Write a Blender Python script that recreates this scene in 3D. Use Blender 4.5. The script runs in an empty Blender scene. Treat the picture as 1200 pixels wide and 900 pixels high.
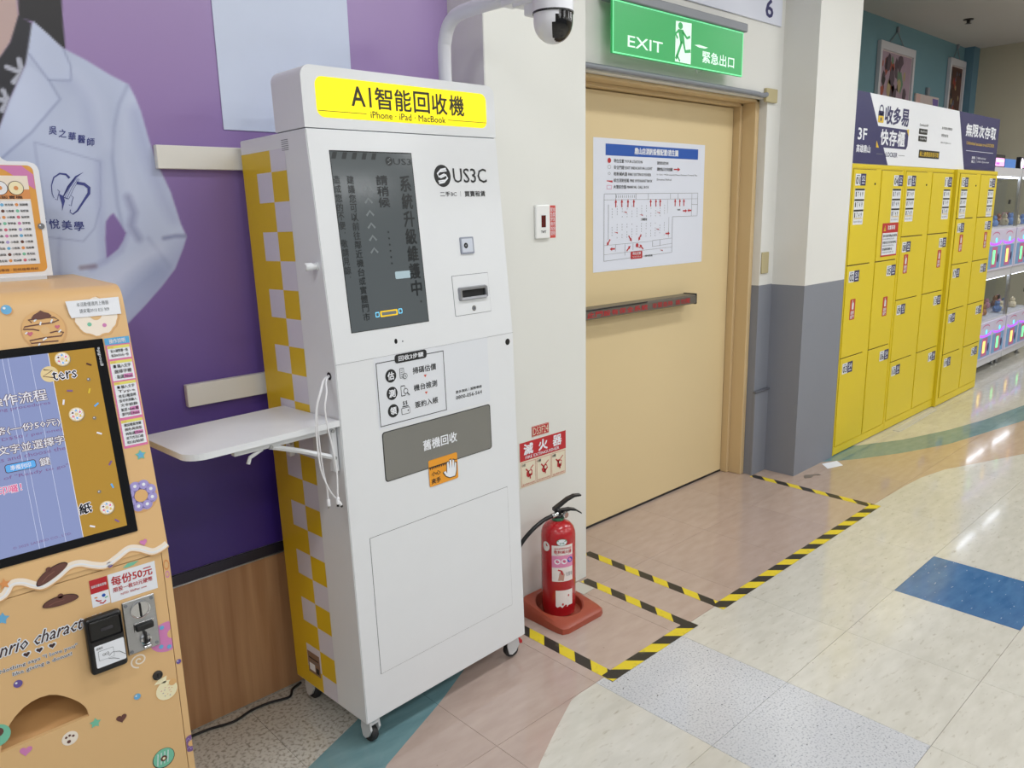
import bpy, bmesh, math, random
import numpy as np
from mathutils import Matrix, Vector
random.seed(7)
SC = bpy.context.scene
COL = SC.collection
PI = math.pi

# ------------------------------------------------------------------ camera
F_PX, YAW, PITCH, ROLL = 912.17, 0.75327, 0.21782, -0.02206
cam_data = bpy.data.cameras.new('camera')
cam_data.sensor_fit = 'HORIZONTAL'; cam_data.sensor_width = 36.0
cam_data.lens = F_PX / 1200 * 36.0
cam_data.clip_start = 0.02; cam_data.clip_end = 60
cam = bpy.data.objects.new('camera', cam_data); COL.objects.link(cam)
_f = Vector((math.sin(YAW)*math.cos(PITCH), math.cos(YAW)*math.cos(PITCH), -math.sin(PITCH)))
_r = Vector((math.cos(YAW), -math.sin(YAW), 0)); _u = _r.cross(_f)
_r2 = math.cos(ROLL)*_r + math.sin(ROLL)*_u; _u2 = -math.sin(ROLL)*_r + math.cos(ROLL)*_u
_m = Matrix((_r2, _u2, -_f)).transposed().to_4x4(); _m.translation = (0, 0, 1.58)
cam.matrix_world = _m
SC.camera = cam

# ------------------------------------------------------------------ world, lights, exposure
SC.view_settings.view_transform = 'Standard'; SC.view_settings.look = 'None'
SC.view_settings.gamma = 1; SC.view_settings.use_curve_mapping = False
SC.view_settings.exposure = 0.0
w = bpy.data.worlds.new('store_world'); SC.world = w; w.use_nodes = True
w.node_tree.nodes['Background'].inputs[0].default_value = (0.93, 0.96, 1.0, 1)
w.node_tree.nodes['Background'].inputs[1].default_value = 0.26
CEIL = 3.285
LAMP_W = 23.0
LAMPS = [(x, y) for y in (-5.2, -3.2, -1.2) for x in (1.2, 3.8, 6.4, 9.0)] + [(-1.6, -3.2), (-1.6, -1.2), (-4.2, -3.2), (-4.2, -1.2), (-0.9, 0.75), (1.9, 0.75), (4.4, 0.75), (7.0, 0.75), (9.3, 1.0)]

# ------------------------------------------------------------------ materials
def lin(c):
    c = c/255.0
    return c/12.92 if c <= 0.04045 else ((c+0.055)/1.055)**2.4
def L3(rgb): return (lin(rgb[0]), lin(rgb[1]), lin(rgb[2]), 1)
MATS = {}
def mat(name, rgb, rough=0.5, metal=0.0, emit=0.0, var=0.06, scale=14.0, bump=0.0, coat=0.0, stretch=None, alpha=None):
    if name in MATS: return MATS[name]
    m = bpy.data.materials.new(name); m.use_nodes = True
    nt = m.node_tree; b = nt.nodes['Principled BSDF']
    b.inputs['Roughness'].default_value = rough; b.inputs['Metallic'].default_value = metal
    b.inputs['Coat Weight'].default_value = coat
    if emit:
        b.inputs['Emission Color'].default_value = L3(rgb); b.inputs['Emission Strength'].default_value = emit
    c = L3(rgb)
    if var:
        tc = nt.nodes.new('ShaderNodeTexCoord'); mp = nt.nodes.new('ShaderNodeMapping'); nz = nt.nodes.new('ShaderNodeTexNoise')
        nt.links.new(tc.outputs['Object'], mp.inputs[0]); nt.links.new(mp.outputs[0], nz.inputs['Vector'])
        if stretch: mp.inputs['Scale'].default_value = stretch
        nz.inputs['Scale'].default_value = scale; nz.inputs['Detail'].default_value = 4
        mx = nt.nodes.new('ShaderNodeMix'); mx.data_type = 'RGBA'
        mx.inputs['A'].default_value = tuple(v*(1-var) for v in c[:3])+(1,)
        mx.inputs['B'].default_value = tuple(min(1, v*(1+var)) for v in c[:3])+(1,)
        nt.links.new(nz.outputs['Fac'], mx.inputs['Factor']); nt.links.new(mx.outputs['Result'], b.inputs['Base Color'])
        if bump:
            bp = nt.nodes.new('ShaderNodeBump'); bp.inputs['Strength'].default_value = bump; bp.inputs['Distance'].default_value = 0.01
            nt.links.new(nz.outputs['Fac'], bp.inputs['Height']); nt.links.new(bp.outputs[0], b.inputs['Normal'])
    else:
        b.inputs['Base Color'].default_value = c
    if alpha is not None:
        b.inputs['Alpha'].default_value = alpha
    MATS[name] = m
    return m

WHITE = mat('white_powder_coat', (226, 229, 232), 0.38, var=0.015)
SIDEW = mat('white_side_sheet', (222, 222, 226), 0.34, var=0.015)
PRNW = mat('print_white', (236, 239, 245), 0.5, var=0.0)
BLK = mat('print_black', (28, 30, 33), 0.5, var=0.0)
GREYT = mat('print_grey', (120, 124, 130), 0.5, var=0.0)
RED = mat('print_red', (188, 36, 44), 0.5, var=0.0)
BLUE = mat('print_blue', (24, 84, 178), 0.5, var=0.0)
NAVY = mat('print_navy', (44, 44, 98), 0.45, var=0.0)
DARK = mat('dark_gap', (18, 18, 20), 0.7, var=0.0)
BLKPL = mat('black_plastic', (20, 20, 22), 0.32, var=0.05)
STEEL = mat('brushed_steel', (176, 178, 180), 0.32, 0.9, var=0.12, scale=30, stretch=(1, 1, 12))
CHROME = mat('chrome', (205, 206, 208), 0.15, 1.0, var=0)
YEL = mat('vinyl_yellow', (222, 186, 22), 0.3, var=0.03)
LILG = mat('vinyl_lilac_white', (214, 212, 224), 0.3, var=0.02)
OFFW = mat('wall_offwhite_paint', (224, 224, 220), 0.75, var=0.03, scale=3, bump=0.05)
GREYP = mat('wall_grey_paint', (132, 136, 146), 0.6, var=0.04, scale=3, bump=0.05)
DOORM = mat('door_cream_paint', (224, 203, 158), 0.42, var=0.03, scale=2)
FRAMEM = mat('door_frame_paint', (208, 182, 138), 0.42, var=0.03, scale=2)
LOCKY = mat('locker_yellow', (226, 202, 38), 0.4, var=0.03, scale=3)
LOCKG = mat('locker_seam', (120, 100, 20), 0.6, var=0)
TEALW = mat('wall_teal_paint', (108, 146, 158), 0.7, var=0.03, scale=2)
BEIGEW = mat('wall_beige_paint', (190, 182, 160), 0.75, var=0.03, scale=2)
CEILM = mat('ceiling_paint', (196, 190, 184), 0.85, var=0.03, scale=2)
RAILM = mat('rail_ivory', (228, 226, 218), 0.4, var=0.02)
CONDM = mat('conduit_grey', (132, 136, 144), 0.45, var=0.03)
PEACH = mat('machine_peach', (226, 186, 132), 0.36, var=0.02, scale=3)
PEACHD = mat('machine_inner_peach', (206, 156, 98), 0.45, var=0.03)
JBOX = mat('beige_box_cover', (186, 174, 134), 0.45, var=0.03)

# ------------------------------------------------------------------ object helpers
def empty(name, label, cat, loc=(0, 0, 0), group=None, kind=None):
    o = bpy.data.objects.new(name, None); COL.objects.link(o); o.location = loc
    o.empty_display_size = 0.05
    tag(o, label, cat, group, kind); return o
def tag(o, label=None, cat=None, group=None, kind=None):
    if label: o['label'] = label
    if cat: o['category'] = cat
    if group: o['group'] = group
    if kind: o['kind'] = kind
    return o

class MB:
    """collects geometry with material slots, then becomes one mesh object"""
    def __init__(s): s.v = []; s.f = []; s.mi = []; s.mats = []; s.sm = []
    def slot(s, m):
        if m not in s.mats: s.mats.append(m)
        return s.mats.index(m)
    def add(s, vs, fs, m, smooth=False):
        o = len(s.v); k = s.slot(m)
        s.v += [tuple(p) for p in vs]
        for f in fs: s.f.append([i+o for i in f]); s.mi.append(k); s.sm.append(smooth)
        return s
    def box(s, a, b, m):
        (x0, y0, z0), (x1, y1, z1) = a, b
        vs = [(x0,y0,z0),(x1,y0,z0),(x1,y1,z0),(x0,y1,z0),(x0,y0,z1),(x1,y0,z1),(x1,y1,z1),(x0,y1,z1)]
        return s.add(vs, [(0,3,2,1),(4,5,6,7),(0,1,5,4),(1,2,6,5),(2,3,7,6),(3,0,4,7)], m)
    def bbox(s, a, b, m, bev=0.004, seg=2):
        bm = bmesh.new(); bmesh.ops.create_cube(bm, size=1)
        for v in bm.verts:
            v.co = Vector([(a[i]+b[i])/2 + v.co[i]*(b[i]-a[i]) for i in range(3)])
        bmesh.ops.bevel(bm, geom=bm.edges[:], offset=bev, segments=seg, affect='EDGES', profile=0.5)
        return s.bm(bm, m, False)
    def bm(s, bm, m, smooth=False, M=None):
        bm.verts.index_update()
        vs = [(M @ v.co if M else v.co.copy()) for v in bm.verts]
        s.add(vs, [[v.index for v in f.verts] for f in bm.faces], m, smooth); bm.free(); return s
    def tube(s, pts, r, m, n=10, cap=True, closed=False):
        pts = [Vector(p) for p in pts]; k = len(pts); rs = r if isinstance(r, (list, tuple)) else [r]*k
        vs = []; prev = None
        for i, p in enumerate(pts):
            t = (pts[min(i+1, k-1)] - pts[max(i-1, 0)]).normalized()
            if prev is None:
                a = Vector((0, 0, 1)) if abs(t.z) < 0.9 else Vector((1, 0, 0))
                u = t.cross(a).normalized()
            else:
                u = (prev - t*prev.dot(t)).normalized()
            prev = u; v = t.cross(u)
            for j in range(n):
                an = 2*PI*j/n; vs.append(p + (u*math.cos(an)+v*math.sin(an))*rs[i])
        fs = [(i*n+j, i*n+(j+1) % n, (i+1)*n+(j+1) % n, (i+1)*n+j) for i in range(k-1) for j in range(n)]
        if cap: fs += [list(range(n))[::-1], [(k-1)*n+j for j in range(n)]]
        return s.add(vs, fs, m, True)
    def lathe(s, prof, m, c=(0, 0, 0), axis='z', n=28, a0=0, a1=2*PI):
        full = abs(a1-a0-2*PI) < 1e-6; k = n if full else n+1
        vs = []
        for r, h in prof:
            for j in range(k):
                an = a0+(a1-a0)*j/n; x, y = r*math.cos(an), r*math.sin(an)
                if axis == 'z': p = (x, y, h)
                elif axis == 'y': p = (x, h, y)
                else: p = (h, x, y)
                vs.append((p[0]+c[0], p[1]+c[1], p[2]+c[2]))
        fs = []
        for i in range(len(prof)-1):
            for j in range(n):
                j2 = (j+1) % k
                fs.append((i*k+j, i*k+j2, (i+1)*k+j2, (i+1)*k+j))
        return s.add(vs, fs, m, True)
    def prism(s, poly, w0, w1, m, fr=lambda u, v, w: (u, v, w), smooth=False):
        n = len(poly)
        vs = [fr(u, v, w0) for u, v in poly]+[fr(u, v, w1) for u, v in poly]
        fs = [list(range(n))[::-1], list(range(n, 2*n))]
        s.add(vs, fs, m)
        return s.add(vs, [(i, (i+1) % n, n+(i+1) % n, n+i) for i in range(n)], m, smooth)
    def flat(s, items, fr, lay=0.0005, step=0.0004):
        """items: (material, verts2d, faces, layer)"""
        for m, vs, fs, l in items:
            s.add([fr(p[0], p[1], lay+step*l+(p[2] if len(p) > 2 else 0.0)) for p in vs], fs, m)
        return s
    def build(s, name, parent=None, auto=True):
        me = bpy.data.meshes.new(name); me.from_pydata([tuple(v) for v in s.v], [], s.f)
        for m in s.mats: me.materials.append(m)
        me.polygons.foreach_set('material_index', s.mi)
        me.polygons.foreach_set('use_smooth', s.sm)
        me.update()
        if any(s.sm):
            try: me.set_sharp_from_angle(angle=math.radians(38))
            except Exception: pass
        o = bpy.data.objects.new(name, me); COL.objects.link(o)
        if parent: o.parent = parent
        return o
def thing1(mb, name, label, cat, group=None, kind=None):
    return tag(mb.build(name), label, cat, group, kind)
def struct(mb, name, parent=None, label=None):
    o = mb.build(name, parent)
    if not parent: o['kind'] = 'structure'
    if label: o['label'] = label
    return o

# ---- flat shapes (2D): each returns (material, verts, faces, layer)
def poly(m, pts, l=0): return (m, list(pts), [list(range(len(pts)))], l)
def rect(m, u0, v0, u1, v1, l=0): return poly(m, [(u0, v0), (u1, v0), (u1, v1), (u0, v1)], l)
def rrect(m, u0, v0, u1, v1, r, l=0, n=5):
    p = []
    for cx, cy, a in ((u1-r, v1-r, 0), (u0+r, v1-r, PI/2), (u0+r, v0+r, PI), (u1-r, v0+r, 1.5*PI)):
        for i in range(n+1): an = a+PI/2*i/n; p.append((cx+r*math.cos(an), cy+r*math.sin(an)))
    return poly(m, p, l)
def circ(m, u, v, r, l=0, n=22, sy=1.0, rot=0):
    c, s_ = math.cos(rot), math.sin(rot)
    return poly(m, [(u+r*math.cos(2*PI*i/n)*c-r*sy*math.sin(2*PI*i/n)*s_, v+r*math.cos(2*PI*i/n)*s_+r*sy*math.sin(2*PI*i/n)*c) for i in range(n)], l)
def ring(m, u, v, r0, r1, l=0, n=26, sy=1.0):
    vs = [(u+r*math.cos(2*PI*i/n), v+sy*r*math.sin(2*PI*i/n)) for r in (r0, r1) for i in range(n)]
    return (m, vs, [(i, (i+1) % n, n+(i+1) % n, n+i) for i in range(n)], l)
def stroke(m, pts, w, l=0, taper=False):
    """polyline as a ribbon"""
    vs = []; k = len(pts)
    for i in range(k):
        a = pts[max(i-1, 0)]; b = pts[min(i+1, k-1)]
        dx, dy = b[0]-a[0], b[1]-a[1]; d = math.hypot(dx, dy) or 1
        ww = (w[i] if isinstance(w, (list, tuple)) else w)/2
        vs += [(pts[i][0]-dy/d*ww, pts[i][1]+dx/d*ww), (pts[i][0]+dy/d*ww, pts[i][1]-dx/d*ww)]
    return (m, vs, [(2*i, 2*i+1, 2*i+3, 2*i+2) for i in range(k-1)], l)
def frame_rect(m, u0, v0, u1, v1, t, l=0):
    o = [(u0, v0), (u1, v0), (u1, v1), (u0, v1)]; i_ = [(u0+t, v0+t), (u1-t, v0+t), (u1-t, v1-t), (u0+t, v1-t)]
    return (m, o+i_, [(0, 1, 5, 4), (1, 2, 6, 5), (2, 3, 7, 6), (3, 0, 4, 7)], l)
def star(m, u, v, r, l=0, rot=0.3, q=0.45, n=5):
    return poly(m, [(u+(r if i % 2 == 0 else r*q)*math.cos(PI*i/n+rot), v+(r if i % 2 == 0 else r*q)*math.sin(PI*i/n+rot)) for i in range(2*n)], l)
def heart(m, u, v, r, l=0, rot=0.0):
    p = []
    for i in range(24):
        t = 2*PI*i/24; x = 16*math.sin(t)**3; y = 13*math.cos(t)-5*math.cos(2*t)-2*math.cos(3*t)-math.cos(4*t)
        x, y = x*r/16, y*r/16
        p.append((u+x*math.cos(rot)-y*math.sin(rot), v+x*math.sin(rot)+y*math.cos(rot)))
    return poly(m, p[::-1], l)
_glyph = {}
def _text_mesh(body, bold, res):
    k = (body, bold, res)
    if k not in _glyph:
        cu = bpy.data.curves.new('glyphs', 'FONT'); cu.body = body; cu.offset = 0; cu.resolution_u = res
        ob = bpy.data.objects.new('glyphs', cu); COL.objects.link(ob)
        dg = bpy.context.evaluated_depsgraph_get()
        me = bpy.data.meshes.new_from_object(ob.evaluated_get(dg))
        vs = [(v.co.x, v.co.y) for v in me.vertices]; fs = [list(p.vertices) for p in me.polygons]
        bpy.data.meshes.remove(me); bpy.data.objects.remove(ob); bpy.data.curves.remove(cu)
        _glyph[k] = (vs, fs)
    return _glyph[k]
def text(m, body, u0, v0, u1, v1, l=1, bold=0.0, res=2, shear=0.0, rot=0.0):
    """lettering stretched to fill the box u0..u1, v0..v1"""
    vs, fs = _text_mesh(body, bold, res)
    xs = [p[0] for p in vs]; ys = [p[1] for p in vs]
    x0, x1, y0, y1 = min(xs), max(xs), min(ys), max(ys)
    out = []
    for x, y in vs:
        a = (x-x0)/(x1-x0 or 1); b = (y-y0)/(y1-y0 or 1)
        U = u0+a*(u1-u0)+shear*b*(v1-v0); V = v0+b*(v1-v0)
        if rot:
            cx, cy = (u0+u1)/2, (v0+v1)/2; dx, dy = U-cx, V-cy
            U, V = cx+dx*math.cos(rot)-dy*math.sin(rot), cy+dx*math.sin(rot)+dy*math.cos(rot)
        out.append((U, V))
    if bold:
        ch = (v1-v0)/(1.6 if len(body) > 3 and (x1-x0) > 3*(y1-y0)*0.1 and not ord(max(body)) > 0x2e80 else 1.0)*min(0.030, bold*1.2)
        o2, f2 = [], []; k = len(out)
        for q, (dx, dy) in enumerate(((-ch, -ch), (ch, -ch), (-ch, ch), (ch, ch))):
            o2 += [(a+dx, b_+dy, q*0.00009) for a, b_ in out]; f2 += [[i+q*k for i in f] for f in fs]
        out, fs = o2, f2
    return (m, out, fs, l)
def vtext(m, body, uc, v1, v0, size, l=1, bold=0.0):
    """vertical column of characters from v1 down to v0"""
    items = []; n = len(body); st = (v1-v0)/n
    for i, ch in enumerate(body):
        top = v1-i*st
        if ch == '·': items.append(circ(m, uc, top-st/2, size*0.07, l, 8)); continue
        if ch in '，。':
            items.append(ring(m, uc+size*0.3, top-st*0.25, size*0.05, size*0.10, l, 8) if ch == '。' else circ(m, uc+size*0.3, top-st*0.3, size*0.09, l, 8)); continue
        items.append(text(m, ch, uc-size/2, top-st*0.92, uc+size/2, top-st*0.04, l, bold, 1))
    return items
def plane(o, U, V, N):
    """frame: (u,v,w) -> o + u*U + v*V + w*N"""
    o, U, V, N = Vector(o), Vector(U), Vector(V), Vector(N)
    return lambda u, v, w=0.0: tuple(o+U*u+V*v+N*w)
def wallfr(Y): return plane((0, Y, 0), (1, 0, 0), (0, 0, 1), (0, -1, 0))
def decal(name, parent, fr, items, lay=0.0005, label=None):
    fl_ = []
    for it in items:
        if isinstance(it, list): fl_ += it
        else: fl_.append(it)
    o = MB().flat(fl_, fr, lay).build(name, parent)
    if label: o['label'] = label
    return o
#@@STRUCTURE
# ================================================================== STRUCTURE
# ---- floor: vinyl tiles; the coloured bands are inlaid vinyl that sweeps across the tiles
TX0, TY0, TS = 0.905, 0.640, 0.4577
def floor_material(name, kind='bands'):
    m = bpy.data.materials.new(name); m.use_nodes = True; nt = m.node_tree; N = nt.nodes; Lk = nt.links
    b = N['Principled BSDF']; b.inputs['Coat Weight'].default_value = 0.35; b.inputs['Coat Roughness'].default_value = 0.05
    geo = N.new('ShaderNodeNewGeometry'); sep = N.new('ShaderNodeSeparateXYZ'); Lk.new(geo.outputs['Position'], sep.inputs[0])
    oi = N.new('ShaderNodeObjectInfo')
    def noise(scale, detail, vec=None, st=None):
        n = N.new('ShaderNodeTexNoise'); n.inputs['Scale'].default_value = scale; n.inputs['Detail'].default_value = detail
        src = geo.outputs['Position']
        if st:
            mp = N.new('ShaderNodeMapping'); mp.inputs['Scale'].default_value = st; mp.inputs['Rotation'].default_value = (0, 0, 0.5)
            Lk.new(src, mp.inputs[0]); src = mp.outputs[0]
        Lk.new(src, n.inputs['Vector']); return n.outputs['Fac']
    def mth(op, a, b_=None, c=None):
        n = N.new('ShaderNodeMath'); n.operation = op
        for i, x in enumerate((a, b_, c)):
            if x is None: continue
            if isinstance(x, (int, float)): n.inputs[i].default_value = x
            else: Lk.new(x, n.inputs[i])
        return n.outputs[0]
    def mix(f, a, b_, mode='MIX'):
        n = N.new('ShaderNodeMix'); n.data_type = 'RGBA'; n.blend_type = mode
        for nm, x in (('Factor', f), ('A', a), ('B', b_)):
            if isinstance(x, (int, float)): n.inputs[nm].default_value = x
            elif isinstance(x, tuple): n.inputs[nm].default_value = x
            else: Lk.new(x, n.inputs[nm])
        return n.outputs['Result']
    def ramp(x, a, c):
        n = N.new('ShaderNodeMapRange'); n.inputs['From Min'].default_value = a; n.inputs['From Max'].default_value = c
        Lk.new(x, n.inputs['Value']); return n.outputs[0]
    streak = noise(9, 5, st=(1, 3.2, 1)); fine = noise(60, 3); big = noise(1.3, 2)
    if kind == 'blue':
        col = mix(ramp(streak, 0.3, 0.75), L3((44, 98, 152)), L3((72, 122, 172)))
        col = mix(mth('GREATER_THAN', noise(26, 2, st=(1, 3, 1)), 0.70), col, L3((140, 165, 195)))
    elif kind == 'speckle':
        col = mix(ramp(big, 0.3, 0.7), L3((212, 214, 218)), L3((202, 205, 210)))
        col = mix(ramp(noise(150, 2), 0.52, 0.70), col, L3((158, 163, 172)))
        col = mix(mth('GREATER_THAN', noise(95, 2), 0.715), col, L3((74, 76, 84)))
    else:
        cream = mix(ramp(streak, 0.34, 0.70), L3((203, 201, 191)), L3((214, 212, 203)))
        cream = mix(ramp(noise(22, 3, st=(1, 3, 1)), 0.60, 0.80), cream, L3((176, 170, 156)))
        mauve = mix(ramp(streak, 0.3, 0.72), L3((178, 158, 148)), L3((188, 169, 159)))
        tan = mix(ramp(streak, 0.3, 0.72), L3((190, 164, 138)), L3((202, 178, 152)))
        mauve = mix(ramp(sep.outputs['X'], 3.6, 5.4), mauve, tan)  # band shifts to tan along X, a lighting difference put into the colour
        teal = mix(ramp(streak, 0.3, 0.72), L3((98, 138, 146)), L3((116, 154, 160)))
        grey = mix(ramp(noise(90, 2), 0.48, 0.66), L3((196, 194, 186)), L3((150, 146, 136)))
        def curve(pts):
            n = N.new('ShaderNodeFloatCurve'); cm = n.mapping; cv = cm.curves[0]
            pts = [(x/12.0, y/4.0) for x, y in pts]
            cv.points[0].location = pts[0]; cv.points[1].location = pts[-1]
            for p in pts[1:-1]: cv.points.new(*p)
            for p in cv.points: p.handle_type = 'VECTOR'
            cm.extend = 'HORIZONTAL'; cm.update()
            Lk.new(mth('DIVIDE', sep.outputs['X'], 12.0), n.inputs['Value'])
            return mth('MULTIPLY', n.outputs[0], 4.0)
        c1 = curve([(0, 0.5), (1.2, 1.27), (1.38, 1.40), (1.53, 1.475), (1.70, 1.553), (4.10, 1.553), (4.5, 1.545), (4.72, 1.53), (4.97, 1.48), (5.25, 1.37), (5.62, 1.23), (6.6, 0.86), (8, 0.45), (12, 0.1)])
        t1 = curve([(0, 0.9), (0.8, 1.50), (1.07, 1.72), (1.38, 1.85), (1.56, 1.94), (1.75, 2.10), (1.95, 2.45), (4.3, 2.6), (4.55, 2.12), (4.8, 1.95), (5.13, 1.79), (5.54, 1.64), (6.51, 1.45), (8, 1.28), (12, 1.0)])
        t2 = curve([(0, 1.5), (0.6, 1.75), (0.91, 1.88), (1.13, 1.965), (1.35, 2.10), (1.6, 2.5), (4.6, 2.9), (4.8, 2.32), (5.11, 2.06), (5.44, 1.90), (5.89, 1.76), (6.37, 1.66), (7.07, 1.57), (8.5, 1.46), (12, 1.35)])
        Y = sep.outputs['Y']
        light = mix(mth('LESS_THAN', sep.outputs['X'], 1.7), cream, grey)
        col = mix(mth('GREATER_THAN', Y, c1), cream, mauve)
        col = mix(mth('GREATER_THAN', Y, t1), col, teal)
        col = mix(mth('GREATER_THAN', Y, t2), col, light)
        dirt = mth('GREATER_THAN', noise(48, 4), 0.735)
        col = mix(mth('MULTIPLY', dirt, 0.6), col, L3((96, 84, 70)))
    # scuffs and one tone per tile
    col = mix(mth('MULTIPLY', ramp(big, 0.35, 0.8), 0.18), col, L3((132, 124, 112)))
    tone = mth('MULTIPLY_ADD', oi.outputs['Random'], 0.07, 0.95)
    cmb = N.new('ShaderNodeCombineXYZ')
    for i in range(3): Lk.new(tone, cmb.inputs[i])
    col = mix(1.0, col, cmb.outputs[0], 'MULTIPLY')
    Lk.new(col, b.inputs['Base Color'])
    Lk.new(mth('MULTIPLY_ADD', noise(5, 4), 0.16, 0.05), b.inputs['Roughness'])
    bp = N.new('ShaderNodeBump'); bp.inputs['Strength'].default_value = 0.10; bp.inputs['Distance'].default_value = 0.004
    Lk.new(noise(6, 3), bp.inputs['Height']); Lk.new(bp.outputs[0], b.inputs['Normal'])
    return m
FLOORM = floor_material('floor_inlaid_vinyl'); FBLUE = floor_material('floor_blue_vinyl', 'blue'); FSPK = floor_material('floor_speckled_vinyl', 'speckle')
SLABM = mat('floor_joint', (128, 116, 100), 0.8, var=0.1)
fl_mb = MB()
gx0, gx1, gy0, gy1 = TX0-3*TS, TX0+24*TS, TY0-4*TS, TY0+4*TS
fl_mb.box((-8, -9, -0.1), (12, 3.4, -0.0022), SLABM)
for (a, b_) in (((-8, -9), (12, gy0)), ((-8, gy0), (gx0, 2.3)), ((gx1, gy0), (12, 3.4)), ((gx0, gy1), (gx1, 3.4))):
    fl_mb.add([(a[0], a[1], -0.0005), (b_[0], a[1], -0.0005), (b_[0], b_[1], -0.0005), (a[0], b_[1], -0.0005)], [(0, 1, 2, 3)], FLOORM)
floor = struct(fl_mb, 'floor')
tile_me = {}
g_ = 0.0005
for key, m_ in (('b', FLOORM), ('blue', FBLUE), ('spk', FSPK)):
    t = MB(); h = TS/2-g_; e = 0.0003
    vs = [(-h, -h, -0.0021), (h, -h, -0.0021), (h, h, -0.0021), (-h, h, -0.0021), (-h, -h, -0.0006), (h, -h, -0.0006), (h, h, -0.0006), (-h, h, -0.0006),
          (-h+e, -h+e, 0), (h-e, -h+e, 0), (h-e, h-e, 0), (-h+e, h-e, 0)]
    fs = [(8, 9, 10, 11)]+[(i, (i+1) % 4, 4+(i+1) % 4, 4+i) for i in range(4)]+[(4+i, 4+(i+1) % 4, 8+(i+1) % 4, 8+i) for i in range(4)]
    me = bpy.data.meshes.new('floor_tile'); me.from_pydata(vs, [], fs); me.materials.append(m_); tile_me[key] = me
for i in range(-3, 24):
    for j in range(-4, 4):
        key = 'blue' if (i, j) in ((5, 0), (11, -3), (17, 0)) else 'spk' if (i, j) in ((2, 0), (2, 1)) else 'b'
        o = bpy.data.objects.new('floor_tile', tile_me[key]); COL.objects.link(o)
        o.location = (TX0+(i+0.5)*TS, TY0+(j+0.5)*TS, 0); o.parent = floor
        if key == 'blue': o['label'] = 'plain blue vinyl floor tile'
        if key == 'spk': o['label'] = 'pale grey floor tile with fine dark speckles'

# ---- ceiling
struct(MB().box((-8, -9, CEIL), (10.6, 3.5, CEIL+0.12), CEILM), 'ceiling')

# ---- left wall: purple printed mural above a metal trim and wood panels
def grad(z):
    """print colour of the mural background by height (deep indigo low, lilac high)"""
    zs = [0.5, 0.75, 0.98, 1.15, 1.4, 1.6, 1.8, 2.0, 2.25, 3.3]
    cs = np.array([(62, 40, 128), (66, 45, 134), (86, 64, 144), (110, 86, 156), (124, 100, 160), (132, 108, 166), (146, 120, 176), (158, 132, 184), (168, 144, 192), (178, 154, 198)], float)
    return np.stack([np.interp(z, zs, cs[:, k]) for k in range(3)], -1)
def to_lin(c):
    c = np.clip(c, 0, 255)/255
    return np.where(c <= 0.04045, c/12.92, ((c+0.055)/1.055)**2.4)
def sd_poly(X, Z, P):
    """signed distance to polygon, negative inside"""
    d = np.full(X.shape, 1e9); ins = np.zeros(X.shape, bool); n = len(P)
    for i in range(n):
        (x0, y0), (x1, y1) = P[i], P[(i+1) % n]
        ex, ey = x1-x0, y1-y0; wx, wy = X-x0, Z-y0
        t = np.clip((wx*ex+wy*ey)/(ex*ex+ey*ey+1e-12), 0, 1)
        d = np.minimum(d, np.hypot(wx-ex*t, wy-ey*t))
        c = ((y0 > Z) != (y1 > Z)) & (X < (x1-x0)*(Z-y0)/((y1-y0) or 1e-12)+x0); ins ^= c
    return np.where(ins, -d, d)
def sd_line(X, Z, P):
    d = np.full(X.shape, 1e9)
    for (x0, y0), (x1, y1) in zip(P[:-1], P[1:]):
        ex, ey = x1-x0, y1-y0; t = np.clip(((X-x0)*ex+(Z-y0)*ey)/(ex*ex+ey*ey+1e-12), 0, 1)
        d = np.minimum(d, np.hypot(X-x0-ex*t, Z-y0-ey*t))
    return d
MX0, MX1, MZ0, MZ1, MS = -0.30, 1.00, 0.534, 2.60, 0.004
def attr_mat(name, rough):
    m = bpy.data.materials.new(name); m.use_nodes = True; nt = m.node_tree; b = nt.nodes['Principled BSDF']
    at = nt.nodes.new('ShaderNodeAttribute'); at.attribute_name = 'ink'; nt.links.new(at.outputs['Color'], b.inputs['Base Color'])
    b.inputs['Roughness'].default_value = rough
    nz = nt.nodes.new('ShaderNodeTexNoise'); nz.inputs['Scale'].default_value = 2.5; bp = nt.nodes.new('ShaderNodeBump')
    bp.inputs['Strength'].default_value = 0.06; bp.inputs['Distance'].default_value = 0.01
    nt.links.new(nz.outputs['Fac'], bp.inputs['Height']); nt.links.new(bp.outputs[0], b.inputs['Normal'])
    return m
INK = attr_mat('mural_ink', 0.36)
def grid_print(name, xs, zs, Y, colours, parent, m):
    nx, nz = len(xs), len(zs); X, Z = np.meshgrid(xs, zs)
    co = np.stack([X.ravel(), np.full(X.size, Y), Z.ravel()], -1)
    idx = np.arange(nx*nz).reshape(nz, nx)
    q = np.stack([idx[:-1, :-1], idx[:-1, 1:], idx[1:, 1:], idx[1:, :-1]], -1).reshape(-1, 4)
    me = bpy.data.meshes.new(name); me.vertices.add(nx*nz); me.vertices.foreach_set('co', co.astype(np.float32).ravel())
    me.loops.add(q.size); me.loops.foreach_set('vertex_index', q.astype(np.int32).ravel())
    me.polygons.add(len(q)); me.polygons.foreach_set('loop_start', np.arange(0, q.size, 4, dtype=np.int32))
    me.update(); at = me.color_attributes.new('ink', 'FLOAT_COLOR', 'POINT')
    rgba = np.ones((nx*nz, 4), np.float32); rgba[:, :3] = to_lin(colours.reshape(-1, 3)); at.data.foreach_set('color', rgba.ravel())
    me.materials.append(m); o = bpy.data.objects.new(name, me); COL.objects.link(o); o.parent = parent
    return o
wl = struct(MB().box((-8, 2.292, 0), (1.872, 2.42, CEIL), OFFW), 'wall_left')
WY = 2.286
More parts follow.
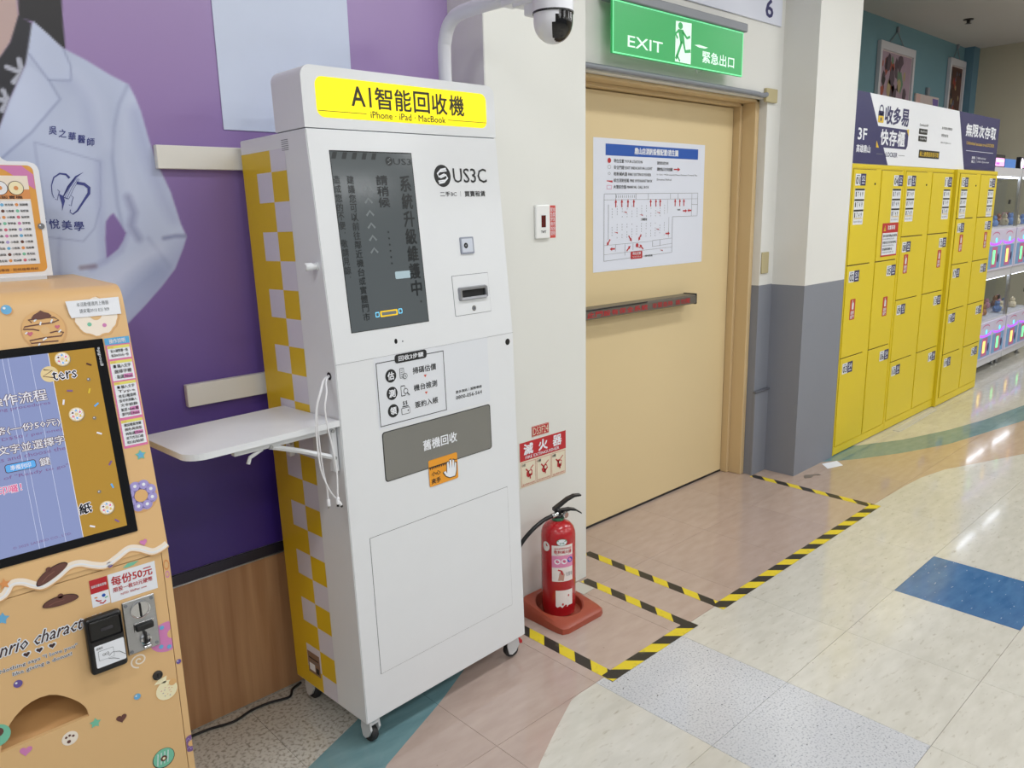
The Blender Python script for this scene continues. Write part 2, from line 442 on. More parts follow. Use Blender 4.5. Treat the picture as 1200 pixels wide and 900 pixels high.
xs = np.arange(MX0, MX1+1e-6, MS); zs = np.arange(MZ0, MZ1+1e-6, MS)
X, Z = np.meshgrid(xs, zs)
C = grad(Z)
coat = [(-0.3, 1.30), (-0.3, 1.98), (-0.1, 2.02), (0.2, 1.70), (0.36, 1.60), (0.462, 1.811), (0.487, 1.866), (0.536, 1.958), (0.562, 2.053), (0.594, 2.03), (0.627, 2.004), (0.673, 1.983), (0.73, 1.951), (0.772, 1.932), (0.785, 1.90), (0.795, 1.866), (0.808, 1.79), (0.827, 1.718), (0.85, 1.654), (0.868, 1.567), (0.881, 1.531), (0.868, 1.5), (0.838, 1.442), (0.797, 1.397), (0.744, 1.346), (0.60, 1.22), (0.3, 1.1), (-0.3, 1.0)]
hole = [(0.671, 1.577), (0.683, 1.592), (0.693, 1.599), (0.706, 1.575), (0.719, 1.546), (0.709, 1.525), (0.694, 1.504), (0.661, 1.48), (0.664, 1.53)]
hair = [(0.24, 2.6), (0.62, 2.6), (0.63, 2.3), (0.636, 2.118), (0.632, 2.058), (0.63, 2.004), (0.622, 2.007), (0.59, 2.035), (0.565, 2.059), (0.536, 2.065), (0.54, 2.104), (0.50, 2.2), (0.44, 2.35), (0.3, 2.4)]
skin = [(0.1, 2.30), (0.3, 2.22), (0.46, 2.25), (0.52, 2.16), (0.538, 2.103), (0.536, 2.065), (0.524, 2.03), (0.51, 2.004), (0.484, 1.966), (0.40, 1.88), (0.25, 1.86), (0.12, 1.98)]
shirt = [(0.536, 2.068), (0.562, 2.055), (0.560, 2.02), (0.553, 1.999), (0.536, 1.958), (0.487, 1.866), (0.462, 1.811), (0.36, 1.60), (0.2, 1.70), (-0.05, 2.02), (0.1, 2.05), (0.3, 1.84), (0.42, 1.90), (0.484, 1.968), (0.51, 2.004)]
def lay(P, col, soft=0.0022, alpha=1.0, sd=None):
    global C
    d = sd_poly(X, Z, P) if sd is None else sd
    a = np.clip(0.5-d/(2*soft), 0, 1)[..., None]*alpha
    C = C*(1-a)+np.array(col, float)*a if not callable(col) else C*(1-a)+col(X, Z)*a
def strokeC(P, col, wd, soft, alpha):
    global C
    d = sd_line(X, Z, P)-wd; a = (np.clip(0.5-d/(2*soft), 0, 1)*np.clip(0.5-COATD/0.005, 0, 1))[..., None]*alpha; C = C*(1-a)+np.array(col, float)*a
rng = np.random.RandomState(3)
ph = rng.rand(6)*6
def fold(X, Z): return (np.sin(X*23+Z*6+ph[0])+np.sin(X*41-Z*9+ph[1])*0.6+np.sin(X*13+Z*17+ph[2])*0.7)
def coatcol(X, Z):
    base = np.array([190, 200, 226.])+np.zeros(X.shape+(3,))
    return base+(fold(X, Z)*3.4)[..., None]
lay(hair, (34, 32, 36)); lay(skin, (196, 170, 166), 0.004)
lay(shirt, (38, 38, 46))
SHD = sd_poly(X, Z, shirt)+0.001; PET = np.full(X.shape, 9.0)
for k in range(46):       # printed blossoms of the dark shirt
    cx, cz = 0.05+rng.rand()*0.52, 1.62+rng.rand()*0.44
    for q in range(5):
        an = q*2*PI/5+rng.rand(); r = 0.022+rng.rand()*0.018
        i0, i1 = np.searchsorted(xs, (cx-0.06, cx+0.06)); j0, j1 = np.searchsorted(zs, (cz-0.06, cz+0.06)); S_ = np.s_[j0:j1, i0:i1]
        pet = sd_line(X[S_], Z[S_], [(cx+math.cos(an)*0.006, cz+math.sin(an)*0.006), (cx+math.cos(an)*r, cz+math.sin(an)*r)])-0.0058
        PET[S_] = np.minimum(PET[S_], pet)
lay(None, (196, 200, 216), 0.002, 0.9, sd=np.maximum(PET, SHD))
COATD = sd_poly(X, Z, coat); COATD = np.maximum(COATD, -sd_poly(X, Z, hole)); lay(coat, coatcol, 0.0030)
lay(hole, lambda X, Z: grad(Z), 0.003)
# soft printed folds and seams
for P, c_, wd, soft, al in [
    ([(0.770, 1.93), (0.742, 1.88), (0.722, 1.82), (0.708, 1.74), (0.706, 1.62), (0.712, 1.56)], (146, 156, 192), 0.0025, 0.006, 0.75),
    ([(0.775, 1.90), (0.752, 1.84), (0.735, 1.74), (0.745, 1.64)], (208, 216, 238), 0.008, 0.02, 0.55),
    ([(0.735, 1.64), (0.745, 1.60), (0.734, 1.565), (0.75, 1.53)], (128, 132, 172), 0.006, 0.012, 0.8),
    ([(0.879, 1.532), (0.85, 1.533), (0.817, 1.528)], (104, 108, 150), 0.003, 0.007, 0.85),
    ([(0.87, 1.50), (0.82, 1.44), (0.77, 1.38), (0.70, 1.31)], (150, 158, 196), 0.02, 0.03, 0.6),
    ([(0.822, 1.45), (0.80, 1.49), (0.775, 1.53)], (150, 158, 194), 0.003, 0.008, 0.6),
    ([(0.72, 1.545), (0.70, 1.50), (0.66, 1.475), (0.62, 1.457)], (150, 156, 196), 0.004, 0.010, 0.7),
    ([(0.80, 1.50), (0.74, 1.47), (0.68, 1.43), (0.63, 1.41)], (206, 212, 236), 0.012, 0.02, 0.55),
    ([(0.69, 1.36), (0.73, 1.40), (0.79, 1.44)], (122, 134, 180), 0.020, 0.03, 0.45),
    ([(0.60, 1.95), (0.66, 1.90), (0.665, 1.80)], (168, 178, 212), 0.010, 0.02, 0.5),
    ([(0.64, 1.96), (0.69, 1.88), (0.70, 1.78)], (204, 212, 236), 0.012, 0.02, 0.5),
    ([(0.78, 1.86), (0.80, 1.74), (0.83, 1.63), (0.85, 1.58)], (164, 172, 208), 0.012, 0.02, 0.6),
    ([(0.675, 1.73), (0.665, 1.66), (0.66, 1.58), (0.655, 1.48)], (160, 168, 205), 0.006, 0.012, 0.6),
    ([(0.556, 1.54), (0.548, 1.50), (0.542, 1.43)], (160, 170, 206), 0.003, 0.006, 0.6),
    ([(0.596, 1.46), (0.63, 1.462)], (120, 98, 110), 0.004, 0.006, 0.7)]:
    strokeC(P, c_, wd, soft, al)
collar = [(0.566, 2.061), (0.600, 2.030), (0.624, 2.003), (0.636, 1.964), (0.633, 1.93), (0.583, 1.926), (0.548, 1.981), (0.556, 2.02)]
lapel = [(0.542, 1.957), (0.582, 1.924), (0.602, 1.882), (0.528, 1.799), (0.44, 1.72), (0.34, 1.56), (0.36, 1.62), (0.462, 1.805), (0.50, 1.88)]
lay(collar, lambda X, Z: coatcol(X, Z)+8, 0.002); lay(lapel, lambda X, Z: coatcol(X, Z)+6, 0.002)
strokeC([(0.582, 1.926), (0.633, 1.929), (0.637, 1.964), (0.626, 2.0)], (132, 142, 182), 0.0012, 0.003, 0.85)
strokeC([(0.548, 1.981), (0.583, 1.924), (0.602, 1.882), (0.528, 1.799), (0.45, 1.73)], (132, 142, 182), 0.0012, 0.004, 0.85)
strokeC([(0.53, 1.60), (0.53, 1.775), (0.677, 1.732), (0.664, 1.62), (0.641, 1.56), (0.61, 1.528), (0.524, 1.543)], (142, 152, 190), 0.0010, 0.003, 0.75)
mural = grid_print('mural_print', xs, zs, WY, C, wl, INK)
mural['label'] = 'purple wall print of a white medical coat over a dark flowered shirt'
def plain_purple(x0, x1, z0, z1):
    xx = np.array([x0, x1]); zz = np.linspace(z0, z1, 60); return grid_print('mural_panel', xx, zz, WY, grad(np.meshgrid(xx, zz)[1]), wl, INK)
plain_purple(MX0+int((MX1-MX0)/MS)*MS, 1.872, MZ0, CEIL); plain_purple(-8, MX0, MZ0, CEIL); plain_purple(MX0, float(xs[-1]), float(zs[-1]), CEIL)
MW = wallfr(WY)
INKB = mat('embroidery_blue', (62, 70, 138), 0.6, var=0)
decal('embroidered_name', wl, MW, [text(INKB, c_, 0.565+i*0.0212, 1.795-i*0.0061, 0.565+i*0.0212+0.0175, 1.815-i*0.0061, 1, 0.01, shear=0.15) for i, c_ in enumerate('吳之華醫師')])
decal('embroidered_clinic_name', wl, MW, [text(INKB, c_, 0.508+i*0.0283, 1.566-i*0.0036, 0.508+i*0.0283+0.0235, 1.590-i*0.0036, 1, 0.01) for i, c_ in enumerate('新悅美學')])
T = [stroke(INKB, [(0.598, 1.689), (0.591, 1.698), (0.577, 1.700), (0.562, 1.690), (0.554, 1.670), (0.553, 1.651), (0.556, 1.639)], [0.006, 0.005, 0.004, 0.003, 0.0022, 0.0018, 0.0012], 1),
     stroke(INKB, [(0.613, 1.677), (0.631, 1.674), (0.641, 1.665), (0.639, 1.651), (0.623, 1.630), (0.606, 1.607), (0.594, 1.598), (0.588, 1.604), (0.590, 1.610)], [0.007, 0.008, 0.008, 0.007, 0.005, 0.004, 0.003, 0.002, 0.002], 1),
     poly(INKB, [(0.634, 1.705), (0.612, 1.694), (0.590, 1.668), (0.575, 1.640), (0.577, 1.640), (0.594, 1.664), (0.614, 1.690)], 1),
     poly(INKB, [(0.568, 1.650), (0.572, 1.624), (0.570, 1.606), (0.580, 1.632), (0.578, 1.644)], 1)]
for k in range(4): T.append(stroke(INKB, [(0.577+k*0.004, 1.642-k*0.002), (0.592+k*0.004, 1.668-k*0.002), (0.612+k*0.003, 1.690-k*0.001)], 0.0009, 1))
for dx, sx in ((0.560, 1), (0.590, 1)):
    T.append(stroke(INKB, [(dx+0.006, 1.660-(dx-0.56)*0.5), (dx+0.011, 1.656-(dx-0.56)*0.5), (dx+0.006, 1.645-(dx-0.56)*0.5), (dx+0.003, 1.634-(dx-0.56)*0.5), (dx-0.002, 1.637-(dx-0.56)*0.5)], 0.0013, 1))
T.append(stroke(INKB, [(0.572, 1.643), (0.588, 1.637)], 0.002, 2))
decal('embroidered_tooth_emblem', wl, MW, T)

WOODM = bpy.data.materials.new('wood_panel_grain'); WOODM.use_nodes = True
nt = WOODM.node_tree; b = nt.nodes['Principled BSDF']; tc = nt.nodes.new('ShaderNodeTexCoord'); mp = nt.nodes.new('ShaderNodeMapping'); mp.inputs['Scale'].default_value = (14, 14, 0.7)
nz = nt.nodes.new('ShaderNodeTexNoise'); nz.inputs['Scale'].default_value = 2.2; nz.inputs['Detail'].default_value = 8; nz.inputs['Distortion'].default_value = 0.6
cr = nt.nodes.new('ShaderNodeValToRGB'); cr.color_ramp.elements[0].position = 0.32; cr.color_ramp.elements[0].color = L3((166, 122, 84)); cr.color_ramp.elements[1].position = 0.68; cr.color_ramp.elements[1].color = L3((188, 146, 106))
nt.links.new(tc.outputs['Object'], mp.inputs[0]); nt.links.new(mp.outputs[0], nz.inputs['Vector']); nt.links.new(nz.outputs['Fac'], cr.inputs[0]); nt.links.new(cr.outputs[0], b.inputs['Base Color']); b.inputs['Roughness'].default_value = 0.42
for a, b_ in ((-2.6, -1.68), (-1.68, -0.76), (-0.76, 0.16), (0.16, 1.16), (1.16, 1.872)):
    MB().bbox((a+0.001, 2.2865, 0.004), (b_-0.001, 2.292, 0.497), WOODM, 0.001, 1).build('wood_panel', wl)
tr = mat('trim_dark_metal', (52, 50, 62), 0.35, 0.5, var=0.05)
struct(MB().box((-2.6, 2.280, 0.500), (1.871, 2.2855, 0.533), tr).box((-2.6, 2.276, 0.497), (1.871, 2.2855, 0.501), STEEL), 'trim_1')

# blank white printed sheet on the purple wall (its code is left out)
thing1(MB().bbox((1.020, 2.2825, 1.830), (1.462, 2.2853, 2.300), mat('sheet_bluewhite', (208, 218, 238), 0.45, var=0.02), 0.0008, 1), 'wall_poster', 'blank pale blue-white square sheet on the purple wall above the white kiosk', 'poster')
# bumper rails on the purple wall
for z0, z1, x0, lb in ((1.716, 1.779, 0.816, 'upper ivory board rail on the purple wall, beside the printed coat sleeve'), (1.040, 1.106, 0.824, 'lower ivory board rail on the purple wall, above the fold-down shelf')):
    thing1(MB().bbox((x0, 2.264, z0), (1.80, 2.2855, z1), RAILM, 0.0015, 1), 'wall_rail', lb, 'rail', 'ivory rails on the purple wall')

# ---- pillar, door wall, column, far walls
def two_tone(mb, a, b, zsplit):
    mb.box(a, (b[0], b[1], zsplit), GREYP); mb.box((a[0], a[1], zsplit), b, OFFW); return mb
PILM = mat('pillar_offwhite_paint', (224, 225, 220), 0.7, var=0.03, scale=3, bump=0.08)
struct(MB().bbox((1.872, 2.099, 0), (2.393, 2.60, CEIL), PILM, 0.003, 1), 'wall_pillar', label='off-white pillar carrying the fire extinguisher sign')
wf = MB().box((2.39, 2.28, 2.15), (4.237, 2.60, CEIL), OFFW).box((2.39, 2.28, 0), (2.50, 2.60, 2.15), OFFW).box((2.50, 2.50, 0), (4.09, 2.60, 2.15), GREYP)
two_tone(wf, (4.09, 2.28, 0), (4.237, 2.60, 2.15), 1.137)
struct(wf, 'wall_front')
struct(MB().bbox((4.084, 2.266, 0), (4.236, 2.2805, 0.505), GREYP, 0.002, 1).bbox((4.078, 2.258, 0.505), (4.236, 2.2805, 0.518), mat('grey_cap', (96, 98, 106), 0.5), 0.003, 1), 'trim_2')
struct(two_tone(MB(), (4.237, 2.079, 0), (4.745, 3.4, CEIL), 1.134), 'wall_column', label='square column painted off-white above and grey below')
struct(MB().box((4.745, 3.30, 0), (10.45, 3.42, CEIL), TEALW).box((10.26, 3.20, 0), (10.45, 3.30, CEIL), mat('teal_pilaster', (96, 132, 150), 0.6)), 'wall_back')
struct(MB().box((10.45, -9, 0), (10.58, 3.42, CEIL), BEIGEW), 'wall_right')

# ---- emergency door
door = empty('door_1', None, None, (0, 0, 0), kind='structure')
fm = MB()
fm.bbox((4.052, 2.325, 0), (4.0895, 2.47, 2.1495), FRAMEM, 0.003, 1).bbox((4.030, 2.405, 0), (4.0525, 2.47, 2.138), FRAMEM, 0.003, 1)
fm.bbox((2.501, 2.325, 2.135), (4.0895, 2.47, 2.1495), FRAMEM, 0.003, 1).bbox((2.501, 2.405, 2.118), (4.052, 2.47, 2.136), FRAMEM, 0.003, 1)
fm.bbox((2.501, 2.325, 0), (2.53, 2.47, 2.1495), FRAMEM, 0.003, 1)
fm.build('door_frame', door)
MB().bbox((2.535, 2.447, 0.012), (4.026, 2.492, 2.114), DOORM, 0.002, 1).build('door_leaf', door)
MB().box((2.535, 2.4475, 0.001), (4.03, 2.490, 0.0115), BLKPL).build('door_seal', door)
BARM = mat('push_bar_grey', (118, 114, 108), 0.38, 0.6, var=0.05)
bar = MB()
BZ = lambda x: 1.1045-(x-2.67)*0.0055
vs = []
for x in (2.62, 3.583):
    c = BZ(x); vs += [(x, 2.372, c-0.024), (x, 2.362, c-0.018), (x, 2.362, c+0.018), (x, 2.372, c+0.026), (x, 2.4465, c+0.026), (x, 2.4465, c-0.024)]
bar.add(vs, [(0, 1, 2, 3, 4, 5), (6, 7, 8, 9, 10, 11)]+[(i, (i+1) % 6, 6+(i+1) % 6, 6+i) for i in range(6)], BARM)
bar.bbox((3.583, 2.366, 1.073), (3.600, 2.4465, 1.130), BLKPL, 0.003, 1)
bar.box((2.62, 2.358, 1.124), (3.15, 2.3625, 1.128), DARK)
bar = bar.build('push_bar', door); bar['label'] = 'grey push bar with red lettering'
BF = plane((0, 2.3618, 0), (1, 0, -0.0055), (0, 0, 1), (0, -1, 0))
z_ = 1.1045+2.67*0.0055
decal('red_lettering', bar, BF, [text(RED, c, 2.700+i*0.058, z_-0.014, 2.700+i*0.058+0.050, z_+0.012, 1, 0.015) for i, c in enumerate('此門設有保全系統')]+[text(RED, c, 3.195+i*0.045+(i > 3)*0.02, z_-0.013, 3.195+i*0.045+(i > 3)*0.02+0.038, z_+0.012, 1, 0.01) for i, c in enumerate('非緊急時請勿開')])
#@@OBJECTS
# ================================================================== RECYCLING KIOSK
KW, KD, KH, KB, KS, KHD = 0.6872, 0.4013, 1.7185, 1.10, 0.0422, 1.876
kiosk = empty('recycling_kiosk', 'tall white phone recycling kiosk with yellow lit header and yellow checked side', 'kiosk', (1.0767, 1.8159, 0.085))
kiosk.rotation_mode = 'YXZ'; kiosk.rotation_euler = (-0.0182, -0.008, 0.0347)
prof = [(0, 0), (0, KB), (KS, KH), (KD, KH), (KD, 0)]
kb = MB()
bm = bmesh.new()
va = [bm.verts.new((0, y, z)) for y, z in prof]; vb = [bm.verts.new((KW, y, z)) for y, z in prof]
bm.faces.new(va); bm.faces.new(vb[::-1])
side_f = [bm.faces.new((va[(i+1) % 5], va[i], vb[i], vb[(i+1) % 5])) for i in range(5)]
bmesh.ops.recalc_face_normals(bm, faces=bm.faces[:])
bmesh.ops.bevel(bm, geom=[e for e in bm.edges if e.calc_face_angle(0) > 0.5], offset=0.0025, segments=2, affect='EDGES')
kb.bm(bm, WHITE)
kbody = kb.build('cabinet_body', kiosk)
# header box with rounded upper corners
hp = []
r = 0.030
for cx, cz, a in ((KW-r, KHD-r, 0), (r, KHD-r, PI/2)):
    for i in range(9): an = a+PI/2*i/8; hp.append((cx+r*math.cos(an), cz+r*math.sin(an)))
hp += [(0, KH+0.0025), (KW, KH+0.0025)]
hd = MB().prism(hp, 0, 0.150, WHITE, lambda u, v, w_: (u, KS+0.001+w_, v))
hd.box((0.004, KS+0.006, KH-0.001), (KW-0.004, KS+0.145, KH+0.003), GREYT)
header = hd.build('header', kiosk)
HF = plane((0, KS+0.001, 0), (1, 0, 0), (0, 0, 1), (0, -1, 0))
LITY = mat('lit_yellow_panel', (240, 222, 0), 0.5, emit=0.55, var=0)
INKD = mat('header_ink', (46, 44, 26), 0.5, var=0)
hi = [rrect(LITY, 0.040, 1.748, 0.650, 1.850, 0.022)]
word = 'AI智能回收機'; x = 0.150
for c in word:
    wd = {'A': 0.044, 'I': 0.006}.get(c, 0.0575)
    hi.append(text(INKD, c, x, 1.783 if c in 'AI' else 1.779, x+wd, 1.833 if c in 'AI' else 1.836, 1, 0.012, 2)); x += wd+(0.014 if c in 'AI' else 0.010)
hi += [text(INKD, 'iPhone · iPad · MacBook', 0.209, 1.7545, 0.480, 1.7725, 1, 0.008), stroke(INKD, [(0.043, 1.7645), (0.196, 1.7645)], 0.0014, 1), stroke(INKD, [(0.490, 1.7645), (0.647, 1.7645)], 0.0014, 1)]
decal('lit_sign_panel', header, HF, hi, label='lit yellow panel with black lettering')
# slanted upper front frame: v is the height z on the panel
sl = KS/(KH-KB); nl = math.hypot(1, sl)
def KU(u, v, w_=0.0): return (u, sl*(v-KB)-w_/nl, v+w_*sl/nl)
KL = lambda u, v, w_=0.0: (u, -w_, v)
KSD = lambda u, v, w_=0.0: (-w_, u, v)
# display: glass recessed under a bezel
DISP = bpy.data.materials.new('display_lcd'); DISP.use_nodes = True
b = DISP.node_tree.nodes['Principled BSDF']; b.inputs['Base Color'].default_value = L3((40, 44, 46)); b.inputs['Roughness'].default_value = 0.12
b.inputs['Emission Color'].default_value = L3((96, 102, 104)); b.inputs['Emission Strength'].default_value = 0.62
dinkd = mat('display_ink', (26, 30, 32), 0.3, emit=0.3, var=0); dinkl = mat('display_faint', (96, 102, 104), 0.3, emit=0.45, var=0)
D0, D1, E0, E1 = 0.063, 0.338, 1.178, 1.665
dm = MB().prism([(D0, E0), (D1, E0), (D1, E1), (D0, E1)], -0.002, 0.0008, DARK, KU)
dm.flat([rect(DISP, D0+0.0015, E0+0.0015, D1-0.0022, E1-0.003)], KU, 0.0011)
disp = dm.build('display', kiosk); disp['label'] = 'dark grey display with vertical black lettering'
di = []
for k in range(5): di.append(poly(dinkd, [(0.066+k*0.032, 1.643), (0.080+k*0.032, 1.643), (0.087+k*0.032, 1.6605), (0.073+k*0.032, 1.6605)], 0))
di.append(vtext(dinkd, '系統升級維護中，', 0.304, 1.602, 1.205, 0.038, 1, 0.02))
di.append(vtext(dinkd, '請稍候······', 0.222, 1.602, 1.33, 0.038, 1, 0.02)[:3]); di += [circ(dinkd, 0.225, 1.445-0.0175*i, 0.003, 1, 10) for i in range(6)]
di.append(vtext(dinkd, '建議您可以前往鄰近機台或實體門市', 0.118, 1.600, 1.204, 0.0215, 1, 0.012))
di.append(vtext(dinkd, '造成您的不便，敬請見諒。', 0.075, 1.600, 1.312, 0.0195, 1, 0.012))
for k in range(6): di.append(stroke(dinkl, [(0.158, 1.560-k*0.034), (0.170, 1.573-k*0.034), (0.182, 1.560-k*0.034)], 0.006, 0))
di += [circ(dinkd, 0.254, 1.640, 0.0125, 1), stroke(dinkl, [(0.259, 1.648), (0.249, 1.643), (0.260, 1.638), (0.249, 1.632)], 0.0022, 2), text(dinkd, 'US3', 0.269, 1.631, 0.333, 1.648, 1, 0.005)]
LCY = mat('display_yellow_button', (226, 186, 40), 0.3, emit=0.5, var=0); LCB = mat('display_blue_button', (110, 190, 226), 0.3, emit=0.5, var=0)
di += [rrect(LCY, 0.165, 1.2105, 0.226, 1.2275, 0.003, 1), rrect(dinkl, 0.170, 1.2145, 0.221, 1.2235, 0.002, 2), rrect(LCB, 0.148, 1.2115, 0.162, 1.2265, 0.003, 1), rrect(DISP, 0.151, 1.2145, 0.159, 1.2235, 0.002, 2), rrect(LCB, 0.229, 1.213, 0.243, 1.228, 0.003, 1), rrect(DISP, 0.232, 1.216, 0.240, 1.225, 0.002, 2), rrect(mat('display_pale', (150, 170, 178), 0.3, emit=0.4, var=0), 0.232, 1.312, 0.288, 1.333, 0.004, 1)]
decal('screen_text', disp, KU, di, 0.0014)
# logo and subtitle on the upper right
lg = [circ(BLK, 0.4475, 1.6015, 0.0325, 0, 30)]
def sbar(a, b_, wd=0.0062): return stroke(PRNW, [a, b_], wd, 1)
cx, cz = 0.4475, 1.6015
lg += [stroke(PRNW, [(cx+0.016, cz+0.021), (cx-0.004, cz+0.018), (cx-0.019, cz+0.006), (cx-0.014, cz-0.003), (cx+0.009, cz+0.005)], 0.0056, 1), stroke(PRNW, [(cx-0.016, cz-0.021), (cx+0.004, cz-0.018), (cx+0.019, cz-0.006), (cx+0.014, cz+0.003), (cx-0.009, cz-0.005)], 0.0056, 1), stroke(PRNW, [(cx-0.008, cz+0.0125), (cx+0.018, cz+0.0155)], 0.004, 1), stroke(PRNW, [(cx+0.008, cz-0.0125), (cx-0.018, cz-0.0155)], 0.004, 1)]
lg.append(text(BLK, 'US3C', 0.490, 1.582, 0.629, 1.6245, 1, 0.006))
lg += [text(BLK, '二手3C', 0.431, 1.5415, 0.497, 1.5555, 1, 0.004), stroke(GREYT, [(0.513, 1.5405), (0.513, 1.5565)], 0.0012, 1), text(BLK, '買賣租賃', 0.530, 1.540, 0.617, 1.5565, 1, 0.01)]
decal('logo_lettering', kiosk, KU, lg)
# camera window
cmb = MB(); GRB = mat('bezel_bluegrey', (150, 156, 172), 0.35, 0.2)
cmb.prism(rrect(0, 0.4905, 1.3665, 0.545, 1.418, 0.004)[1], 0, 0.004, GRB, KU)
cmb.flat([rrect(mat('window_pale', (206, 212, 224), 0.2), 0.4955, 1.3715, 0.540, 1.413, 0.003)], KU, 0.0043)
cw = cmb.build('camera_window', kiosk)
MB().flat([circ(BLKPL, 0.511, 1.392, 0.0085), circ(GREYT, 0.511, 1.392, 0.0035, 1)], KU, 0.0048).build('camera_lens', cw)
# card slot plate
pl = MB().prism(rrect(0, 0.4435, 1.1795, 0.5970, 1.3040, 0.003)[1], -0.001, 0.0002, GREYT, KU).prism(rrect(0, 0.4450, 1.1810, 0.5955, 1.3025, 0.003)[1], 0, 0.0014, WHITE, KU).build('card_slot_plate', kiosk)
sm_ = mat('slot_metal', (158, 160, 166), 0.3, 0.7)
sb = MB(); o_ = rrect(0, 0.4625, 1.2245, 0.5835, 1.2665, 0.006)[1]; i_ = rrect(0, 0.4735, 1.2345, 0.5725, 1.2565, 0.003)[1]; n = len(o_)
vs = [KU(u, v, 0.0012) for u, v in o_]+[KU(u, v, 0.010) for u, v in [(0.523+(u-0.523)*0.95, 1.2455+(v-1.2455)*0.86) for u, v in o_]]+[KU(u, v, 0.009) for u, v in i_]+[KU(u, v, 0.002) for u, v in i_]
sb.add(vs, [(k*n+i, k*n+(i+1) % n, (k+1)*n+(i+1) % n, (k+1)*n+i) for k in range(3) for i in range(n)], sm_, False)
sb.flat([rrect(DARK, 0.4735, 1.2345, 0.5725, 1.2565, 0.003)], KU, 0.0022)
sb.build('slot_bezel', pl)
MB().flat([circ(CHROME, 0.5225, 1.1975, 0.0085), circ(GREYT, 0.5225, 1.1975, 0.0062, 1), circ(DARK, 0.5225, 1.1975, 0.0022, 2, 8)], KU, 0.0020).prism(circ(0, 0.5225, 1.1975, 0.0085)[1], 0.001, 0.0022, CHROME, KU).build('lock', pl)
# small sensor holes
decal('sensor_hole', kiosk, KU, [circ(BLKPL, 0.2090, 1.136, 0.0055, 0, 14, 1.35)]); decal('sensor_hole', kiosk, KL, [circ(BLKPL, 0.6590, 1.0715, 0.0105, 0, 20)])
decal('indicator_dot', kiosk, KU, [circ(GREYT, 0.233, 1.133, 0.0028, 0, 10)])
decal('panel_joint', kiosk, KL, [rect(GREYT, 0.001, 1.0990, KW-0.001, 1.0998)], label='hairline joint across the kiosk front')
# three step instruction label
INST = mat('label_paper', (222, 226, 232), 0.45, var=0)
OR = mat('print_orange_red', (214, 84, 50), 0.5, var=0)
li = [rect(INST, 0.125, 0.8890, 0.5680, 1.1000)]
li += [frame_rect(BLK, 0.1310, 0.8970, 0.3820, 1.0840, 0.0022, 1), rrect(BLK, 0.1975, 1.0720, 0.3160, 1.0980, 0.009, 2), text(PRNW, '回收3步驟', 0.2110, 1.0775, 0.3030, 1.0925, 3, 0.015)]
for i, (c, t_) in enumerate((('估', '掃碼估價'), ('測', '機台檢測'), ('領', '簽約入帳'))):
    z_ = 1.0395-i*0.0518
    li += [circ(BLK, 0.1800, z_, 0.0195, 1, 24), text(PRNW, c, 0.1690, z_-0.011, 0.1910, z_+0.011, 2, 0.03), text(BLK, t_, 0.2600, z_-0.009, 0.3490, z_+0.0105, 1, 0.01)]
    if i < 2: li.append(poly(OR, [(0.3000, z_-0.0180), (0.3110, z_-0.0180), (0.3055, z_-0.0260)], 1))
li += [rrect(BLK, 0.2120, 1.026, 0.2280, 1.056, 0.002, 1), rrect(INST, 0.2136, 1.0276, 0.2264, 1.0544, 0.001, 2)]+[rect(BLK, 0.2155, 1.031+k*0.006, 0.2245, 1.0325+k*0.006, 3) for k in range(4)]
li += [circ(BLK, 0.2300, 1.031, 0.0085, 4), circ(INST, 0.2300, 1.031, 0.0068, 5), text(BLK, '$', 0.2275, 1.0265, 0.2325, 1.0355, 6)]
li += [rrect(BLK, 0.2120, 0.972, 0.2280, 1.004, 0.003, 1), rrect(INST, 0.2136, 0.9745, 0.2264, 1.0015, 0.001, 2), circ(BLK, 0.2290, 0.986, 0.0085, 3), circ(INST, 0.2290, 0.986, 0.0066, 4), stroke(BLK, [(0.2345, 0.980), (0.2420, 0.972)], 0.0028, 4)]
li += [rrect(BLK, 0.2090, 0.917, 0.2400, 0.937, 0.003, 1), rrect(INST, 0.2106, 0.9186, 0.2384, 0.9354, 0.002, 2), circ(BLK, 0.2330, 0.927, 0.0025, 3, 8), rect(BLK, 0.2130, 0.939, 0.2360, 0.942, 1), text(BLK, '$', 0.2160, 0.944, 0.2220, 0.957, 1, 0.01), text(BLK, '$', 0.2260, 0.944, 0.2320, 0.957, 1, 0.01)]
li += [text(BLK, '更多資訊｜服務專線', 0.4220, 0.9400, 0.5330, 0.9500, 1, 0.008), text(BLK, '0800-056-564', 0.4220, 0.9215, 0.5330, 0.9330, 1, 0.016)]
decal('instruction_label', kiosk, KL, li, label='pale label with three boxed steps in black')
# deposit window
wn = MB(); GLS = mat('deposit_window_grey', (134, 134, 130), 0.14, 0.35, var=0.06, scale=4, stretch=(1, 1, 0.4))
wn.prism(rrect(0, 0.1340, 0.7290, 0.5660, 0.8800, 0.010)[1], -0.001, 0.0008, BLKPL, KL).prism(rrect(0, 0.1365, 0.7315, 0.5625, 0.8775, 0.009)[1], 0, 0.0014, GLS, KL)
win = wn.build('deposit_window', kiosk); win['label'] = 'glossy grey deposit window'
decal('window_lettering', win, KL, [text(PRNW, '舊機回收', 0.2800, 0.7890, 0.4150, 0.8210, 1, 0.015)], 0.0016)
